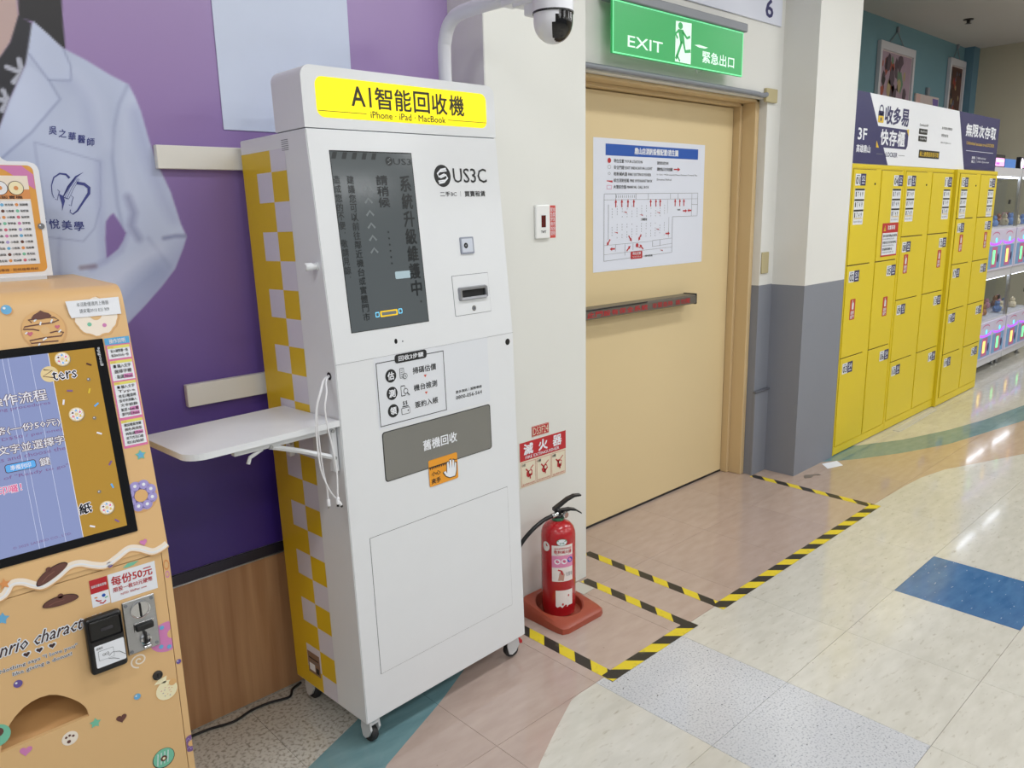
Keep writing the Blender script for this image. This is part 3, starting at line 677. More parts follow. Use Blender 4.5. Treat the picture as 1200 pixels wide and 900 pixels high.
# orange pinch warning sticker
ORG = mat('sticker_orange', (236, 158, 40), 0.45, var=0)
ws = [rrect(ORG, 0.2950, 0.6690, 0.4120, 0.7540, 0.005, 0)]
for k in range(12): ws.append(poly(BLK, [(0.297+k*0.0075, 0.7300), (0.3045+k*0.0075, 0.7300), (0.30075+k*0.0075, 0.7215)], 1))
ws += [rect(BLK, 0.296, 0.7300, 0.411, 0.7322, 1), text(BLK, '小心', 0.3040, 0.7015, 0.3400, 0.7150, 1, 0.02), text(BLK, '夾手', 0.3030, 0.6760, 0.3390, 0.6930, 1, 0.02)]
hand_ = [(0.352, 0.7025), (0.360, 0.7050), (0.366, 0.6960), (0.368, 0.7300), (0.374, 0.7320), (0.3765, 0.7080), (0.379, 0.7360), (0.386, 0.7360), (0.387, 0.7080), (0.391, 0.7340), (0.397, 0.7320), (0.396, 0.7060), (0.400, 0.7240), (0.4055, 0.7210), (0.404, 0.6960), (0.398, 0.6800), (0.376, 0.6800), (0.362, 0.6880)]
ws += [poly(BLK, [(0.380+(x-0.380)*1.13, 0.706+(y-0.706)*1.1) for x, y in hand_], 2), poly(PRNW, hand_, 3)]
decal('warning_sticker', kiosk, KL, ws, 0.0020, label='orange pinch warning sticker with a white hand')
# lower access door
ad = MB().prism([(0.0630, 0.1400), (0.6290, 0.1400), (0.6290, 0.5780), (0.0630, 0.5780)], -0.001, 0.0004, mat('door_gap_grey', (88, 90, 92), 0.6, var=0), KL).prism([(0.0642, 0.1412), (0.6278, 0.1412), (0.6278, 0.5768), (0.0642, 0.5768)], 0, 0.0012, WHITE, KL)
ad.build('access_door', kiosk)
# checked side vinyl
sd = [rect(YEL, 0.3190, 0.004, 0.4000, 1.679)]
rows = [1.679, 1.621]+[1.621-0.0816*i for i in range(1, 20)]+[0.004]
for i in range(len(rows)-1):
    a_, b_ = (YEL, LILG) if i % 2 == 0 else (LILG, YEL)
    sd += [rect(a_, 0.2360, rows[i+1], 0.3190, rows[i]), rect(b_, 0.1535, rows[i+1], 0.2360, rows[i])]
decal('checked_vinyl', kiosk, KSD, sd, label='yellow and pale checked vinyl on the kiosk side')
decal('rating_sticker', kiosk, KSD, [rect(mat('sticker_brown', (140, 112, 92), 0.4), 0.245, 0.052, 0.316, 0.128), rect(BLK, 0.252, 0.104, 0.309, 0.109, 1), rect(GREYT, 0.252, 0.094, 0.300, 0.097, 1), rect(BLK, 0.252, 0.060, 0.270, 0.080, 1), rect(PRNW, 0.275, 0.062, 0.309, 0.088, 1)], 0.001)
decal('side_vent', kiosk, KSD, [rect(GREYT, 0.133+(k % 2)*0.0, 1.672+k*0.0052, 0.168, 1.6738+k*0.0052) for k in range(6)])
kn = MB().lathe([(0, 0), (0.011, 0), (0.011, -0.004), (0.008, -0.005), (0.008, -0.016), (0.0105, -0.017), (0.0105, -0.034), (0.0085, -0.037), (0, -0.037)], WHITE, (0, 0.045, 1.365), 'x', 18)
kn.build('side_knob', kiosk)
decal('cable_hole', kiosk, KSD, [circ(BLKPL, 0.034, 1.066, 0.011)], 0.001)
# casters
CW = mat('caster_white', (206, 208, 210), 0.4, var=0.04); RUB = mat('caster_rubber', (38, 38, 40), 0.6)
def caster(cx, cy, ang, red=False):
    bz = 0.085
    c_, s_ = math.cos(ang), math.sin(ang)
    R = lambda x, y, z: (cx+x*c_-y*s_, cy+x*s_+y*c_, z)
    k = MB()
    k.lathe([(0, 0.0), (0.026, 0.0), (0.026, -0.008), (0.020, -0.016), (0, -0.016)], CW, (cx, cy, 0), 'z', 18)
    for s in (-1, 1):
        pts = [(-0.020, -0.010), (0.020, -0.010), (0.024, -0.035), (0.018, -0.066), (0.006, -0.070), (-0.010, -0.060), (-0.024, -0.035)]
        k.prism(pts, s*0.016-0.0035, s*0.016+0.0035, CW, lambda u, v, w_: R(w_, u, v))
    k.box((-0.016, 0, 0), (0.016, 0, 0), CW) if False else None
    k.prism([(-0.020, -0.008), (0.020, -0.008), (0.022, -0.020), (-0.022, -0.020)], -0.0155, 0.0155, CW, lambda u, v, w_: R(w_, u, v))
    if red: k.prism([(-0.040, -0.030), (-0.014, -0.026), (-0.014, -0.036), (-0.040, -0.042)], -0.010, 0.010, RED, lambda u, v, w_: R(w_, u, v))
    k = k.build('caster', kiosk)
    wv = MB(); n = 26
    vs = []; prof_ = [(0.010, -0.0115), (0.0245, -0.0115), (0.0275, -0.007), (0.0275, 0.007), (0.0245, 0.0115), (0.010, 0.0115)]
    for r_, h in prof_:
        for j in range(n): an = 2*PI*j/n; vs.append(R(h, r_*math.cos(an)+0.003, -0.0575+r_*math.sin(an)))
    wv.add(vs, [(i*n+j, i*n+(j+1) % n, (i+1)*n+(j+1) % n, (i+1)*n+j) for i in range(5) for j in range(n)]+[list(range(n)), list(range(5*n, 6*n))], RUB, True)
    wv.build('wheel', k)
caster(0.034, 0.034, 0.05); caster(0.036, 0.362, 0.05); caster(KW-0.034, 0.040, 1.25, True); caster(KW-0.036, 0.362, 0.6)
# fold-down shelf on the side
shp = []
for cx_, cy_, r_, a in ((-0.003, 0.000, 0.0, 0), (-0.355, 0.050, 0.050, 1.5*PI), (-0.385, 0.280, 0.020, PI/2)):
    pass
def arc(cx_, cy_, r_, a0, a1, n=7): return [(cx_+r_*math.cos(a0+(a1-a0)*i/n), cy_+r_*math.sin(a0+(a1-a0)*i/n)) for i in range(n+1)]
shp = [(-0.003, 0.300), (-0.003, -0.001)]+arc(-0.372, 0.049, 0.050, 1.5*PI, PI)+arc(-0.402, 0.280, 0.020, PI, PI/2)
shelf = MB().prism(shp, 0.930, 0.946, WHITE).build('side_shelf', kiosk); shelf['label'] = 'white fold-down shelf board with rounded corners'
for y0 in (0.030, 0.270):
    br = MB()
    br.bbox((-0.020, y0-0.011, 0.796), (-0.002, y0+0.011, 0.928), WHITE, 0.003, 1)
    br.tube([(-0.014, y0, 0.838), (-0.110, y0, 0.880), (-0.200, y0, 0.914)], 0.0075, WHITE, 6)
    br.bbox((-0.300, y0-0.010, 0.912), (-0.030, y0+0.010, 0.929), WHITE, 0.002, 1)
    br.tube([(-0.220, y0, 0.912), (-0.255, y0, 0.898), (-0.262, y0, 0.882)], 0.005, WHITE, 6)
    for q in ((-0.014, 0.838), (-0.200, 0.914), (-0.014, 0.915)):
        br.lathe([(0, -0.0135), (0.005, -0.0135), (0.005, 0.0135), (0, 0.0135)], STEEL, (q[0], y0, q[1]), 'y', 10)
    br.build('folding_bracket', shelf)

# charging cables hanging from the hole, in world space
KM = Matrix.Translation((1.0767, 1.8159, 0.085)) @ kiosk.rotation_euler.to_matrix().to_4x4()
def spline(pts, n=8):
    P = [Vector(p) for p in pts]; P = [P[0]*2-P[1]]+P+[P[-1]*2-P[-2]]; out = []
    for i in range(1, len(P)-2):
        for k in range(n):
            t = k/n; a, b_, c, d = P[i-1], P[i], P[i+1], P[i+2]
            out.append(0.5*((2*b_)+(c-a)*t+(2*a-5*b_+4*c-d)*t*t+(3*b_-a-3*c+d)*t**3))
    return out+[P[-2]]
CABW = mat('cable_white', (230, 231, 234), 0.4, var=0)
H0 = [(-0.001, 0.034, 1.066), (-0.030, 0.014, 1.064)]
cabs = [(H0+[(-0.062, -0.018, 1.046), (-0.084, -0.023, 0.995), (-0.0906, -0.024, 0.922), (-0.0875, -0.024, 0.834), (-0.068, -0.024, 0.771), (-0.047, -0.024, 0.734)], 'white charging cable at the kiosk side, its plug swung nearest the kiosk front'),
        ([(-0.001, 0.036, 1.068), (-0.028, 0.018, 1.060), (-0.056, -0.010, 1.040), (-0.0765, -0.015, 0.995), (-0.0800, -0.016, 0.922), (-0.0770, -0.016, 0.832), (-0.0700, -0.016, 0.778), (-0.0690, -0.016, 0.742)], 'white charging cable at the kiosk side, its plug hanging leftmost and lowest'),
        ([(-0.001, 0.032, 1.067), (-0.026, 0.010, 1.060), (-0.050, -0.026, 1.036), (-0.0640, -0.034, 1.000), (-0.0625, -0.036, 0.950), (-0.0540, -0.036, 0.890), (-0.0470, -0.036, 0.820), (-0.0500, -0.034, 0.746)], 'white charging cable at the kiosk side, its plug hanging between the other two')]
for i, (pts, lb) in enumerate(cabs):
    e = empty('charging_cable', lb, 'cable', tuple(KM @ Vector(pts[0])), 'white cables hanging from the kiosk side')
    T_ = Matrix.Translation(-(KM @ Vector(pts[0]))) @ KM
    q = [T_ @ v for v in spline(pts)]
    MB().tube(q, 0.0024, CABW, 8).build('cord', e)
    d = (q[-1]-q[-3]).normalized()
    MB().tube([q[-1], q[-1]+d*0.003, q[-1]+d*0.020], [0.0028, 0.0052, 0.0052], CABW, 10).tube([q[-1]+d*0.020, q[-1]+d*0.027], 0.0035, BLKPL if i != 1 else STEEL, 8).build('plug', e)

# ================================================================== SECURITY CAMERA
scam = empty('security_camera', 'white dome camera with black lens face on a bent white pole above the kiosk', 'camera', (1.69, 2.086, 1.86))
CAMW = mat('camera_white', (222, 224, 230), 0.35, var=0.02)
rel = lambda p: (p[0]-1.69, p[1]-2.086, p[2]-1.86)
pp = [(1.69, 2.086, 1.803), (1.69, 2.086, 2.07), (1.69, 2.080, 2.120), (1.69, 2.062, 2.158), (1.69, 2.030, 2.180), (1.69, 1.990, 2.188), (1.69, 1.900, 2.190), (1.69, 1.775, 2.188)]
MB().tube([rel(p) for p in spline(pp, 5)], 0.0215, CAMW, 18).build('pole', scam)
MB().lathe([(0, 0), (0.035, 0), (0.035, 0.006), (0, 0.006)], CAMW, rel((1.69, 2.086, 1.801)), 'z', 20).build('base_flange', scam)
mt = MB().bbox(rel((1.665, 1.700, 2.160)), rel((1.715, 1.790, 2.214)), CAMW, 0.006, 2).bbox(rel((1.672, 1.640, 2.120)), rel((1.708, 1.702, 2.160)), CAMW, 0.006, 2).bbox(rel((1.668, 1.655, 2.150)), rel((1.712, 1.745, 2.205)), CAMW, 0.005, 2)
mt.lathe([(0, -0.001), (0.004, -0.001), (0.004, 0.002), (0, 0.002)], STEEL, rel((1.6645, 1.745, 2.178)), 'x', 8)
mt.build('mount', scam)
hd_ = MB().lathe([(0.0, 0.075), (0.048, 0.075), (0.0555, 0.066), (0.057, 0.030), (0.057, 0.016)], CAMW, rel((1.690, 1.603, 2.100)), 'z', 30)
hd_.lathe([(0.0572, 0.016), (0.0572, 0.011), (0.054, 0.011)], BLKPL, rel((1.690, 1.603, 2.100)), 'z', 30)
hd_.build('housing', scam)
# head: a rounded bulb split between white shell and black face turned to the right
ctr = Vector(rel((1.690, 1.603, 2.100))); n_, mrows = 36, 22
vs = []; fw = []; fb = []
for i in range(mrows+1):
    th = PI/2*0.12+(PI-PI/2*0.12)*i/mrows
    th = PI*0.5*(0.0)+ (PI*0.40)+(PI*0.60)*i/mrows
    r_ = 0.0545*math.sin(th) if th > PI/2 else 0.0545
    z = 0.058*math.cos(th)-0.008 if th > PI/2 else 0.011-(th-PI*0.40)/(PI*0.10)*0.019
    for j in range(n_): an = 2*PI*j/n_; vs.append(ctr+Vector((r_*math.cos(an), r_*math.sin(an), z)))
face_d = Vector((0.12, -0.88, -0.45)).normalized()
for i in range(mrows):
    for j in range(n_):
        f = (i*n_+j, i*n_+(j+1) % n_, (i+1)*n_+(j+1) % n_, (i+1)*n_+j)
        c = sum((vs[k]-ctr for k in f), Vector())/4
        (fb if c.normalized().dot(face_d) > 0.66 else fw).append(f)
head = MB().add(vs, fw, CAMW, True).build('camera_head', scam)
MB().add([ctr+(v-ctr)*1.006 for v in vs], fb, mat('camera_black_glass', (14, 14, 16), 0.12, var=0), True).build('lens_face', head)
lp = ctr+Vector((0.026, -0.046, -0.012))
MB().lathe([(0, 0), (0.010, 0), (0.010, 0.004), (0.007, 0.004), (0.006, 0.002), (0, 0.002)], BLKPL, tuple(ctr+face_d*0.0545), 'y', 16).build('lens', head)
#@@OBJECTS2
# ================================================================== STICKER VENDING MACHINE (left foreground)
vm = empty('sticker_vending_machine', 'peach coin-operated sticker machine decorated with donuts and a large tilted screen', 'vending machine', (0, 0, 0))
VX0, VX1, VY = -0.13, 0.570, 1.800
NB = mat('hinge_gap_brown', (110, 80, 50), 0.6, var=0)
# lower cabinet body with a recess behind the arched outlet
HOLE = [(0.1860, 0.4880), (0.1905, 0.5080), (0.1989, 0.5257), (0.2100, 0.5440), (0.2215, 0.5570), (0.2390, 0.5700), (0.2561, 0.5765), (0.2720, 0.5785), (0.2888, 0.5765), (0.3030, 0.5700), (0.3160, 0.5600), (0.3300, 0.5470), (0.3422, 0.5330), (0.3510, 0.5190), (0.3560, 0.5057), (0.3576, 0.4900)]
body = MB()
body.box((VX0, 1.905, 0.0), (VX1, 2.270, 0.832), PEACH).box((VX0, 1.830, 0.610), (VX1, 1.905, 0.832), PEACH).box((VX0, 1.830, 0.0), (VX1, 1.905, 0.400), PEACH).box((VX0, 1.830, 0.400), (0.148, 1.905, 0.610), PEACH).box((0.392, 1.830, 0.400), (VX1, 1.905, 0.610), PEACH)
body.box((VX1-0.015, VY, 0.0), (VX1, 1.830, 0.832), PEACH).box((VX0, VY, 0.0), (VX0+0.015, 1.830, 0.832), PEACH)
body.box((VX0+0.015, 1.812, 0.0), (VX1-0.015, 1.830, 0.400), PEACH)
body.box((VX0+0.015, VY+0.004, 0.8195), (VX1-0.015, 1.830, 0.8225), NB).box((VX0+0.015, VY, 0.8225), (VX1-0.015, 1.830, 0.8348), PEACH)
vbody = body.build('cabinet_body', vm)
# door leaf: front sheet with an arched hole
X0, X1, Z0, Z1 = VX0+0.017, 0.5535, 0.015, 0.8205
bm = bmesh.new()
def ringface(y):
    out = [bm.verts.new((x, y, z)) for x, z in ((X0, Z0), (X1, Z0), (X1, Z1), (X0, Z1))]
    inn = [bm.verts.new((x, y, z)) for x, z in HOLE]
    return out, inn
of, inf = ringface(VY)
eds = [bm.edges.new((of[i], of[(i+1) % 4])) for i in range(4)]+[bm.edges.new((inf[i], inf[(i+1) % len(inf)])) for i in range(len(inf))]
bmesh.ops.triangle_fill(bm, edges=eds, use_beauty=True)
mdoor = MB(); mdoor.bm(bm, PEACH)
n = len(HOLE)
mdoor.add([(x, VY, z) for x, z in HOLE]+[(x, VY+0.010, z) for x, z in HOLE], [(i, (i+1) % n, n+(i+1) % n, n+i) for i in range(n)], PEACH)
rim = [(X0, Z0), (X1, Z0), (X1, Z1), (X0, Z1)]
mdoor.add([(x, VY, z) for x, z in rim]+[(x, VY+0.012, z) for x, z in rim], [(i, (i+1) % 4, 4+(i+1) % 4, 4+i) for i in range(4)], PEACH)
vdoor = mdoor.build('front_door', vm)
# outlet tray: sloping pocket set into the body behind the door
tr_ = MB()
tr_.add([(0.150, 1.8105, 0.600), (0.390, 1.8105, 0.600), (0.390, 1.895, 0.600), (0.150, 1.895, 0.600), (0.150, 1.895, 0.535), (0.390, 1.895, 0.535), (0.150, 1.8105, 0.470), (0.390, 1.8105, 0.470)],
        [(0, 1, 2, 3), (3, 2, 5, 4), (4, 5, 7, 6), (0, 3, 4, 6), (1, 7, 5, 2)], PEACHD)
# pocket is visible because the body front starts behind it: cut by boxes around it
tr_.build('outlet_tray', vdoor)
# upper cabinet: tilted screen face, rounded shoulder, flat top
ua, ub = np.array([1.798, 0.835]), np.array([1.878, 1.335])
up_t = (ub-ua)/np.linalg.norm(ub-ua)
upf = plane((0, ua[0], ua[1]), (1, 0, 0), (0, up_t[0], up_t[1]), (0, -up_t[1], up_t[0]))
prof = [tuple(ua), (1.8380, 1.085), tuple(ub), (1.8865, 1.385)]
prof += [(1.932-0.042*math.cos(a), 1.398+0.040*math.sin(a)) for a in [i*PI/2/8 for i in range(1, 9)]]+[(2.27, 1.446), (2.27, 0.835)]
uv = MB(); n = len(prof)
vs = [(VX0, y, z) for y, z in prof]+[(VX1, y, z) for y, z in prof]
uv.add(vs, [list(range(n))[::-1], list(range(n, 2*n))], PEACH)
uv.add(vs, [(i, (i+1) % n, n+(i+1) % n, n+i) for i in range(n)], PEACH, True)
vup = uv.build('upper_cabinet', vm)
# big display
SX0, SX1, SV0, SV1 = -0.080, 0.5115, 0.0530, 0.4953
sc_ = MB().prism(rrect(0, SX0, SV0, SX1, SV1, 0.002)[1], -0.001, 0.0030, mat('bezel_gloss_black', (12, 12, 14), 0.12, var=0), upf).build('screen', vm)
SBL = bpy.data.materials.new('screen_blue'); SBL.use_nodes = True
b = SBL.node_tree.nodes['Principled BSDF']; b.inputs['Base Color'].default_value = L3((60, 66, 90)); b.inputs['Roughness'].default_value = 0.1
b.inputs['Emission Color'].default_value = L3((150, 162, 208)); b.inputs['Emission Strength'].default_value = 0.72
SMU = mat('screen_mustard', (160, 124, 50), 0.12, emit=0.42, var=0)
SWH = mat('screen_white', (208, 208, 216), 0.15, emit=0.42, var=0); SBR = mat('screen_brown', (74, 46, 44), 0.15, emit=0.4, var=0)
SPU = mat('screen_plum', (112, 84, 128), 0.15, emit=0.45, var=0); SPK = mat('screen_pink', (196, 74, 126), 0.15, emit=0.5, var=0); SCY = mat('screen_cyan', (86, 152, 208), 0.15, emit=0.5, var=0)
SBK = mat('screen_ink', (22, 20, 24), 0.15, emit=0.2, var=0); SCR = mat('screen_cream', (206, 186, 140), 0.15, emit=0.35, var=0); SGY = mat('screen_silver', (120, 112, 100), 0.15, emit=0.35, var=0); SYE = mat('screen_yellow', (196, 170, 60), 0.15, emit=0.4, var=0)
MB().flat([rect(SBL, -0.060, 0.0720, 0.4008, 0.4772), rect(SMU, 0.4008, 0.0720, 0.4912, 0.4772), rect(SWH, 0.3998, 0.0720, 0.4010, 0.4772, 1)], upf, 0.0034).build('screen_image', sc_)
si = []
def outl(body, u0, v0, u1, v1, fg, bgc, bold=0.006, halo=0.0011, shear=0.0):
    """lettering with a drawn outline: heavier copy behind"""
    out = []
    for q, (dx, dy) in enumerate(((-1, 0), (1, 0), (0, 1), (0, -1), (-.7, -.7), (.7, .7), (-.7, .7), (.7, -.7))):
        m_, vs_, fs_, l_ = text(bgc, body, u0+dx*halo, v0+dy*halo, u1+dx*halo, v1+dy*halo, 1, 0.0, 1, shear)
        out.append((m_, [(p[0], p[1], q*0.00005) for p in vs_], fs_, l_))
    out.append(text(fg, body, u0, v0, u1, v1, 2, bold, 1, shear)); return out
si += outl('操作流程', 0.2770, 0.3800, 0.3835, 0.4035, SWH, SBR)
si += outl('投入硬幣(一份50元)', 0.2120, 0.3205, 0.3985, 0.3385, SWH, SBR)
si += outl('輸入文字並選擇字', 0.2360, 0.2810, 0.4000, 0.3000, SWH, SBR)
si += [text(SPU, 'Operating procedures', 0.2430, 0.3680, 0.3870, 0.3770, 1), text(SPU, 'Insert coin (NTD$50 / per one)', 0.1800, 0.3080, 0.3995, 0.3165, 1), text(SPU, 'Enter the texts and choose the', 0.1800, 0.2680, 0.3990, 0.2765, 1), text(SPU, 'Press the button of "Ready to go"', 0.1500, 0.2285, 0.3990, 0.2375, 1)]
si += [rrect(SBR, 0.2835, 0.2430, 0.3400, 0.2610, 0.005, 1), rrect(SCY, 0.2848, 0.2443, 0.3387, 0.2597, 0.004, 2), text(SWH, '準備列印', 0.2930, 0.2465, 0.3300, 0.2570, 3, 0.01)]
si += outl('鍵', 0.3470, 0.2430, 0.3655, 0.2600, SWH, SBR)
si += outl('就可以列印囉！', 0.1900, 0.2010, 0.3060, 0.2180, SPK, SWH)
si += [text(SPU, '© 2025 SANRIO CO., LTD.', 0.2700, 0.0840, 0.3800, 0.0900, 1), ]+outl('紙', 0.4030, 0.1215, 0.4270, 0.1440, SBK, SWH, 0.02, 0.0022)
si += []
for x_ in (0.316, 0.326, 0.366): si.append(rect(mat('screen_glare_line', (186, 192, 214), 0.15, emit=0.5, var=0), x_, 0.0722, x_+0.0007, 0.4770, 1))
si += outl('ters', 0.4000, 0.4180, 0.4470, 0.4370, SBK, SWH, 0.006, 0.0018)
def sdonut(u, v, r, items, base, dots=True):
    items += [circ(SGY, u+0.001, v-0.001, r*1.03, 1), circ(base, u, v, r, 2), circ(SWH, u, v, r*0.86, 3), circ(base, u, v, r*0.24, 4)]
    for k in range(9):
        an = k*0.7+0.3; items.append(stroke(base, [(u+r*0.3*math.cos(an), v+r*0.3*math.sin(an)), (u+r*0.6*math.cos(an+0.25), v+r*0.6*math.sin(an+0.25)), (u+r*0.84*math.cos(an+0.6), v+r*0.84*math.sin(an+0.6))], r*0.09, 4))
    if dots:
        for k, m_ in enumerate((SPK, SCY, SBR, SPK, SCY, SYE)): an = k*1.05+0.5; items.append(circ(m_, u+r*0.55*math.cos(an), v+r*0.55*math.sin(an), r*0.13, 5, 8))
sdonut(0.4250, 0.4615, 0.0150, si, SCR); sdonut(0.4320, 0.3390, 0.0150, si, SCR); sdonut(0.4570, 0.1230, 0.0150, si, SCR)
si += [circ(SCR, 0.3960, 0.4330, 0.0170, 1), stroke(SBR, [(0.386, 0.444), (0.402, 0.440), (0.383, 0.430), (0.404, 0.424)], 0.002, 2)]
for (u, v, m_, an) in ((0.4745, 0.4425, SBR, -0.5), (0.4279, 0.3915, SPU, -0.2), (0.4657, 0.3850, SYE, 1.2), (0.4120, 0.3693, SWH, 1.3), (0.4745, 0.3524, SCY, 0.6), (0.4696, 0.2891, SWH, -0.5), (0.4805, 0.2189, SPU, 0.9), (0.4759, 0.1678, SCY, -1.3), (0.4218, 0.0902, SWH, -0.5), (0.4724, 0.0885, SPU, -0.8)):
    c_, s_ = math.cos(an)*0.0055, math.sin(an)*0.0055; si.append(stroke(m_, [(u-c_, v-s_), (u+c_, v+s_)], 0.0036, 1))
for (u, v) in ((0.4685, 0.4098), (0.4658, 0.3242), (0.4481, 0.1615)): si += [circ(SGY, u, v, 0.0040, 1, 12), circ(SWH, u-0.001, v+0.001, 0.0013, 2, 8)]
decal('screen_text', sc_, upf, si, 0.0040)
# decorations printed on the machine skin
IVO = mat('icing_ivory', (244, 232, 216), 0.4, var=0); DOU = mat('dough_tan', (226, 180, 120), 0.4, var=0); CHO = mat('chocolate_brown', (104, 66, 58), 0.4, var=0); CHD = mat('chocolate_dark', (62, 40, 40), 0.4, var=0)
PNK = mat('candy_pink', (212, 132, 186), 0.4, var=0); BLC = mat('candy_blue', (108, 178, 222), 0.35, var=0); VIO = mat('candy_violet', (104, 86, 158), 0.35, var=0); LAV = mat('icing_lavender', (170, 160, 218), 0.4, var=0)
GRS = mat('candy_green', (122, 196, 166), 0.4, var=0); ORS = mat('candy_orange', (222, 150, 90), 0.4, var=0); CRM = mat('icing_cream', (246, 236, 196), 0.4, var=0); SHAD = mat('print_soft_outline', (214, 166, 112), 0.4, var=0); PKL = mat('candy_rose', (206, 110, 130), 0.4, var=0)
def bead(name, par, fr, u, v, r, m_): decal(name, par, fr, [circ(SHAD, u+r*0.25, v-r*0.3, r, 0), circ(m_, u, v, r, 1), circ(PRNW, u-r*0.35, v+r*0.35, r*0.28, 2, 8)])
decal('printed_chocolate_donut', vup, upf, [circ(SHAD, 0.403, 0.526, 0.0435, 0, 30), circ(DOU, 0.402, 0.529, 0.0405, 1, 30), circ(PEACH, 0.404, 0.526, 0.0085, 2),
     stroke(CHO, [(0.382, 0.545), (0.376, 0.551), (0.400, 0.553), (0.425, 0.552), (0.433, 0.545), (0.420, 0.541), (0.395, 0.540), (0.368, 0.538), (0.364, 0.533), (0.382, 0.531), (0.393, 0.527)], 0.0026, 3),
     stroke(CHO, [(0.412, 0.520), (0.425, 0.522), (0.438, 0.518), (0.432, 0.511), (0.400, 0.511), (0.372, 0.508), (0.374, 0.502), (0.400, 0.502), (0.425, 0.501)], 0.0026, 3),
     poly(CHO, [(0.382, 0.554), (0.388, 0.561), (0.396, 0.565), (0.402, 0.569), (0.408, 0.565), (0.416, 0.562), (0.421, 0.556), (0.416, 0.552), (0.400, 0.550), (0.387, 0.551)], 4),
     heart(PKL, 0.428, 0.531, 0.0050, 4), heart(PKL, 0.375, 0.522, 0.0055, 4), stroke(PRNW, [(0.386, 0.547), (0.392, 0.552)], 0.003, 4), stroke(PRNW, [(0.396, 0.538), (0.399, 0.545)], 0.003, 4), stroke(PRNW, [(0.417, 0.541), (0.421, 0.548)], 0.003, 4), stroke(PRNW, [(0.371, 0.526), (0.366, 0.523)], 0.003, 4), stroke(PRNW, [(0.390, 0.500), (0.386, 0.496)], 0.003, 4), stroke(PRNW, [(0.404, 0.510), (0.396, 0.506)], 0.003, 4), stroke(PRNW, [(0.434, 0.524), (0.428, 0.519)], 0.003, 4)])
wav = [(0.507+(0.0430+0.0012*math.sin(k*2.1+1))*math.cos(2*PI*k/40), 0.545+(0.0415+0.0022*math.sin(k*1.55))*math.sin(2*PI*k/40)) for k in range(40)]
decal('printed_iced_donut', vup, upf, [poly(SHAD, [(0.5085+(x-0.507)*1.07, 0.543+(y-0.545)*1.07) for x, y in wav], 0), poly(DOU, [(0.507+(x-0.507)*1.03, 0.543+(y-0.545)*1.04) for x, y in wav], 1), poly(IVO, wav, 2), circ(PEACH, 0.507, 0.549, 0.0120, 3), circ(GRS, 0.491, 0.529, 0.0045, 3, 12), circ(PNK, 0.521, 0.524, 0.0045, 3, 12)])
bead('printed_candy', vup, upf, 0.3411, 0.5767, 0.0098, BLC); bead('printed_candy', vup, upf, 0.4424, -0.0045, 0.0065, VIO)
np_ = [poly(PRNW, [(0.4515, 0.5832), (0.5598, 0.5838), (0.5596, 0.5456), (0.4580, 0.5465), (0.4545, 0.5580)])]
np_ += [text(GREYT, '本活動僅適用上機器', 0.4720, 0.5690, 0.5370, 0.5785, 1), text(GREYT, '請來電0910 835 909', 0.4760, 0.5545, 0.5360, 0.5640, 1)]
decal('taped_notice', vup, upf, np_, 0.003, label='white paper notice taped over the iced donut')
wave = spline([(x, y+0.010, 0) for x, y in [(-0.10, 0.010), (0.00, 0.000), (0.10, 0.020), (0.18, -0.006), (0.2339, -0.010), (0.255, 0.010), (0.275, 0.008), (0.2956, -0.006), (0.312, -0.012), (0.3387, -0.002), (0.3636, 0.012), (0.3861, 0.012), (0.4095, 0.000), (0.4338, -0.008), (0.4592, 0.001), (0.4862, 0.013), (0.5097, 0.006), (0.5346, -0.009), (0.5560, -0.006), (0.5685, 0.000)]], 5)
WV = [(p[0], p[1]-0.0045) for p in wave]
decal('printed_icing_wave', vup, upf, [stroke(SHAD, [(x, y-0.002) for x, y in WV], 0.017, 0), stroke(IVO, WV, 0.0145, 1), stroke(PRNW, [(x, y-0.002) for x, y in WV], 0.0030, 2)])
def bun(par, fr, u, v, r, an, l=3):
    c_, s_ = math.cos(an), math.sin(an); R_ = lambda x, y: (u+(x*c_-y*s_)*r, v+(x*s_+y*c_)*r)
    p = [R_(math.cos(t)*1.0, math.sin(t)*(0.40 if math.sin(t) > 0 else 0.22)) for t in [2*PI*i/26 for i in range(26)]]
    decal('printed_chocolate_bun', par, fr, [poly(CHD, [(u+(x-u)*1.06, v+(y-v)*1.12) for x, y in p], l), poly(CHO, p, l+1), circ(CHO, *R_(0.02, 0.42), r*0.17, l+1, 12), stroke(mat('choco_light', (136, 92, 80), 0.4, var=0), [R_(-0.7, -0.02), R_(-0.3, 0.10), R_(0.2, 0.10)], r*0.05, l+2)])
bun(vup, upf, 0.3304, 0.0105, 0.0330, 0.42); bun(vdoor, wallfr(VY), 0.3380, 0.7790, 0.0330, -0.02)
decal('printed_star', vup, upf, [star(ORS, 0.2437, 0.0200, 0.0120, 4)]); decal('printed_star', vup, upf, [star(GRS, 0.5468, 0.2219, 0.0125, 1, q=0.55), star(BLC, 0.5468, 0.2219, 0.0085, 2, q=0.6)])
rd = [circ(SHAD, 0.5310, 0.1275, 0.0370, 0)]
for k in range(8): an = k*PI/4+0.4; rd += [circ(LAV, 0.5320+0.0235*math.cos(an), 0.1300+0.0235*math.sin(an), 0.0128, 1, 16), circ(VIO, 0.5320+0.0235*math.cos(an), 0.1300+0.0235*math.sin(an), 0.0100, 2, 14), circ(LAV, 0.5320+0.0240*math.cos(an), 0.1303+0.0240*math.sin(an), 0.0094, 3, 14), circ(PRNW, 0.5320+0.0250*math.cos(an), 0.1310+0.0250*math.sin(an), 0.0038, 4, 10)]
rd.append(circ(DOU, 0.5320, 0.1300, 0.0145, 5))
rd = [(m_, [(min(x, VX1-0.0006), y) for x, y in v], f, l) for m_, v, f, l in rd]
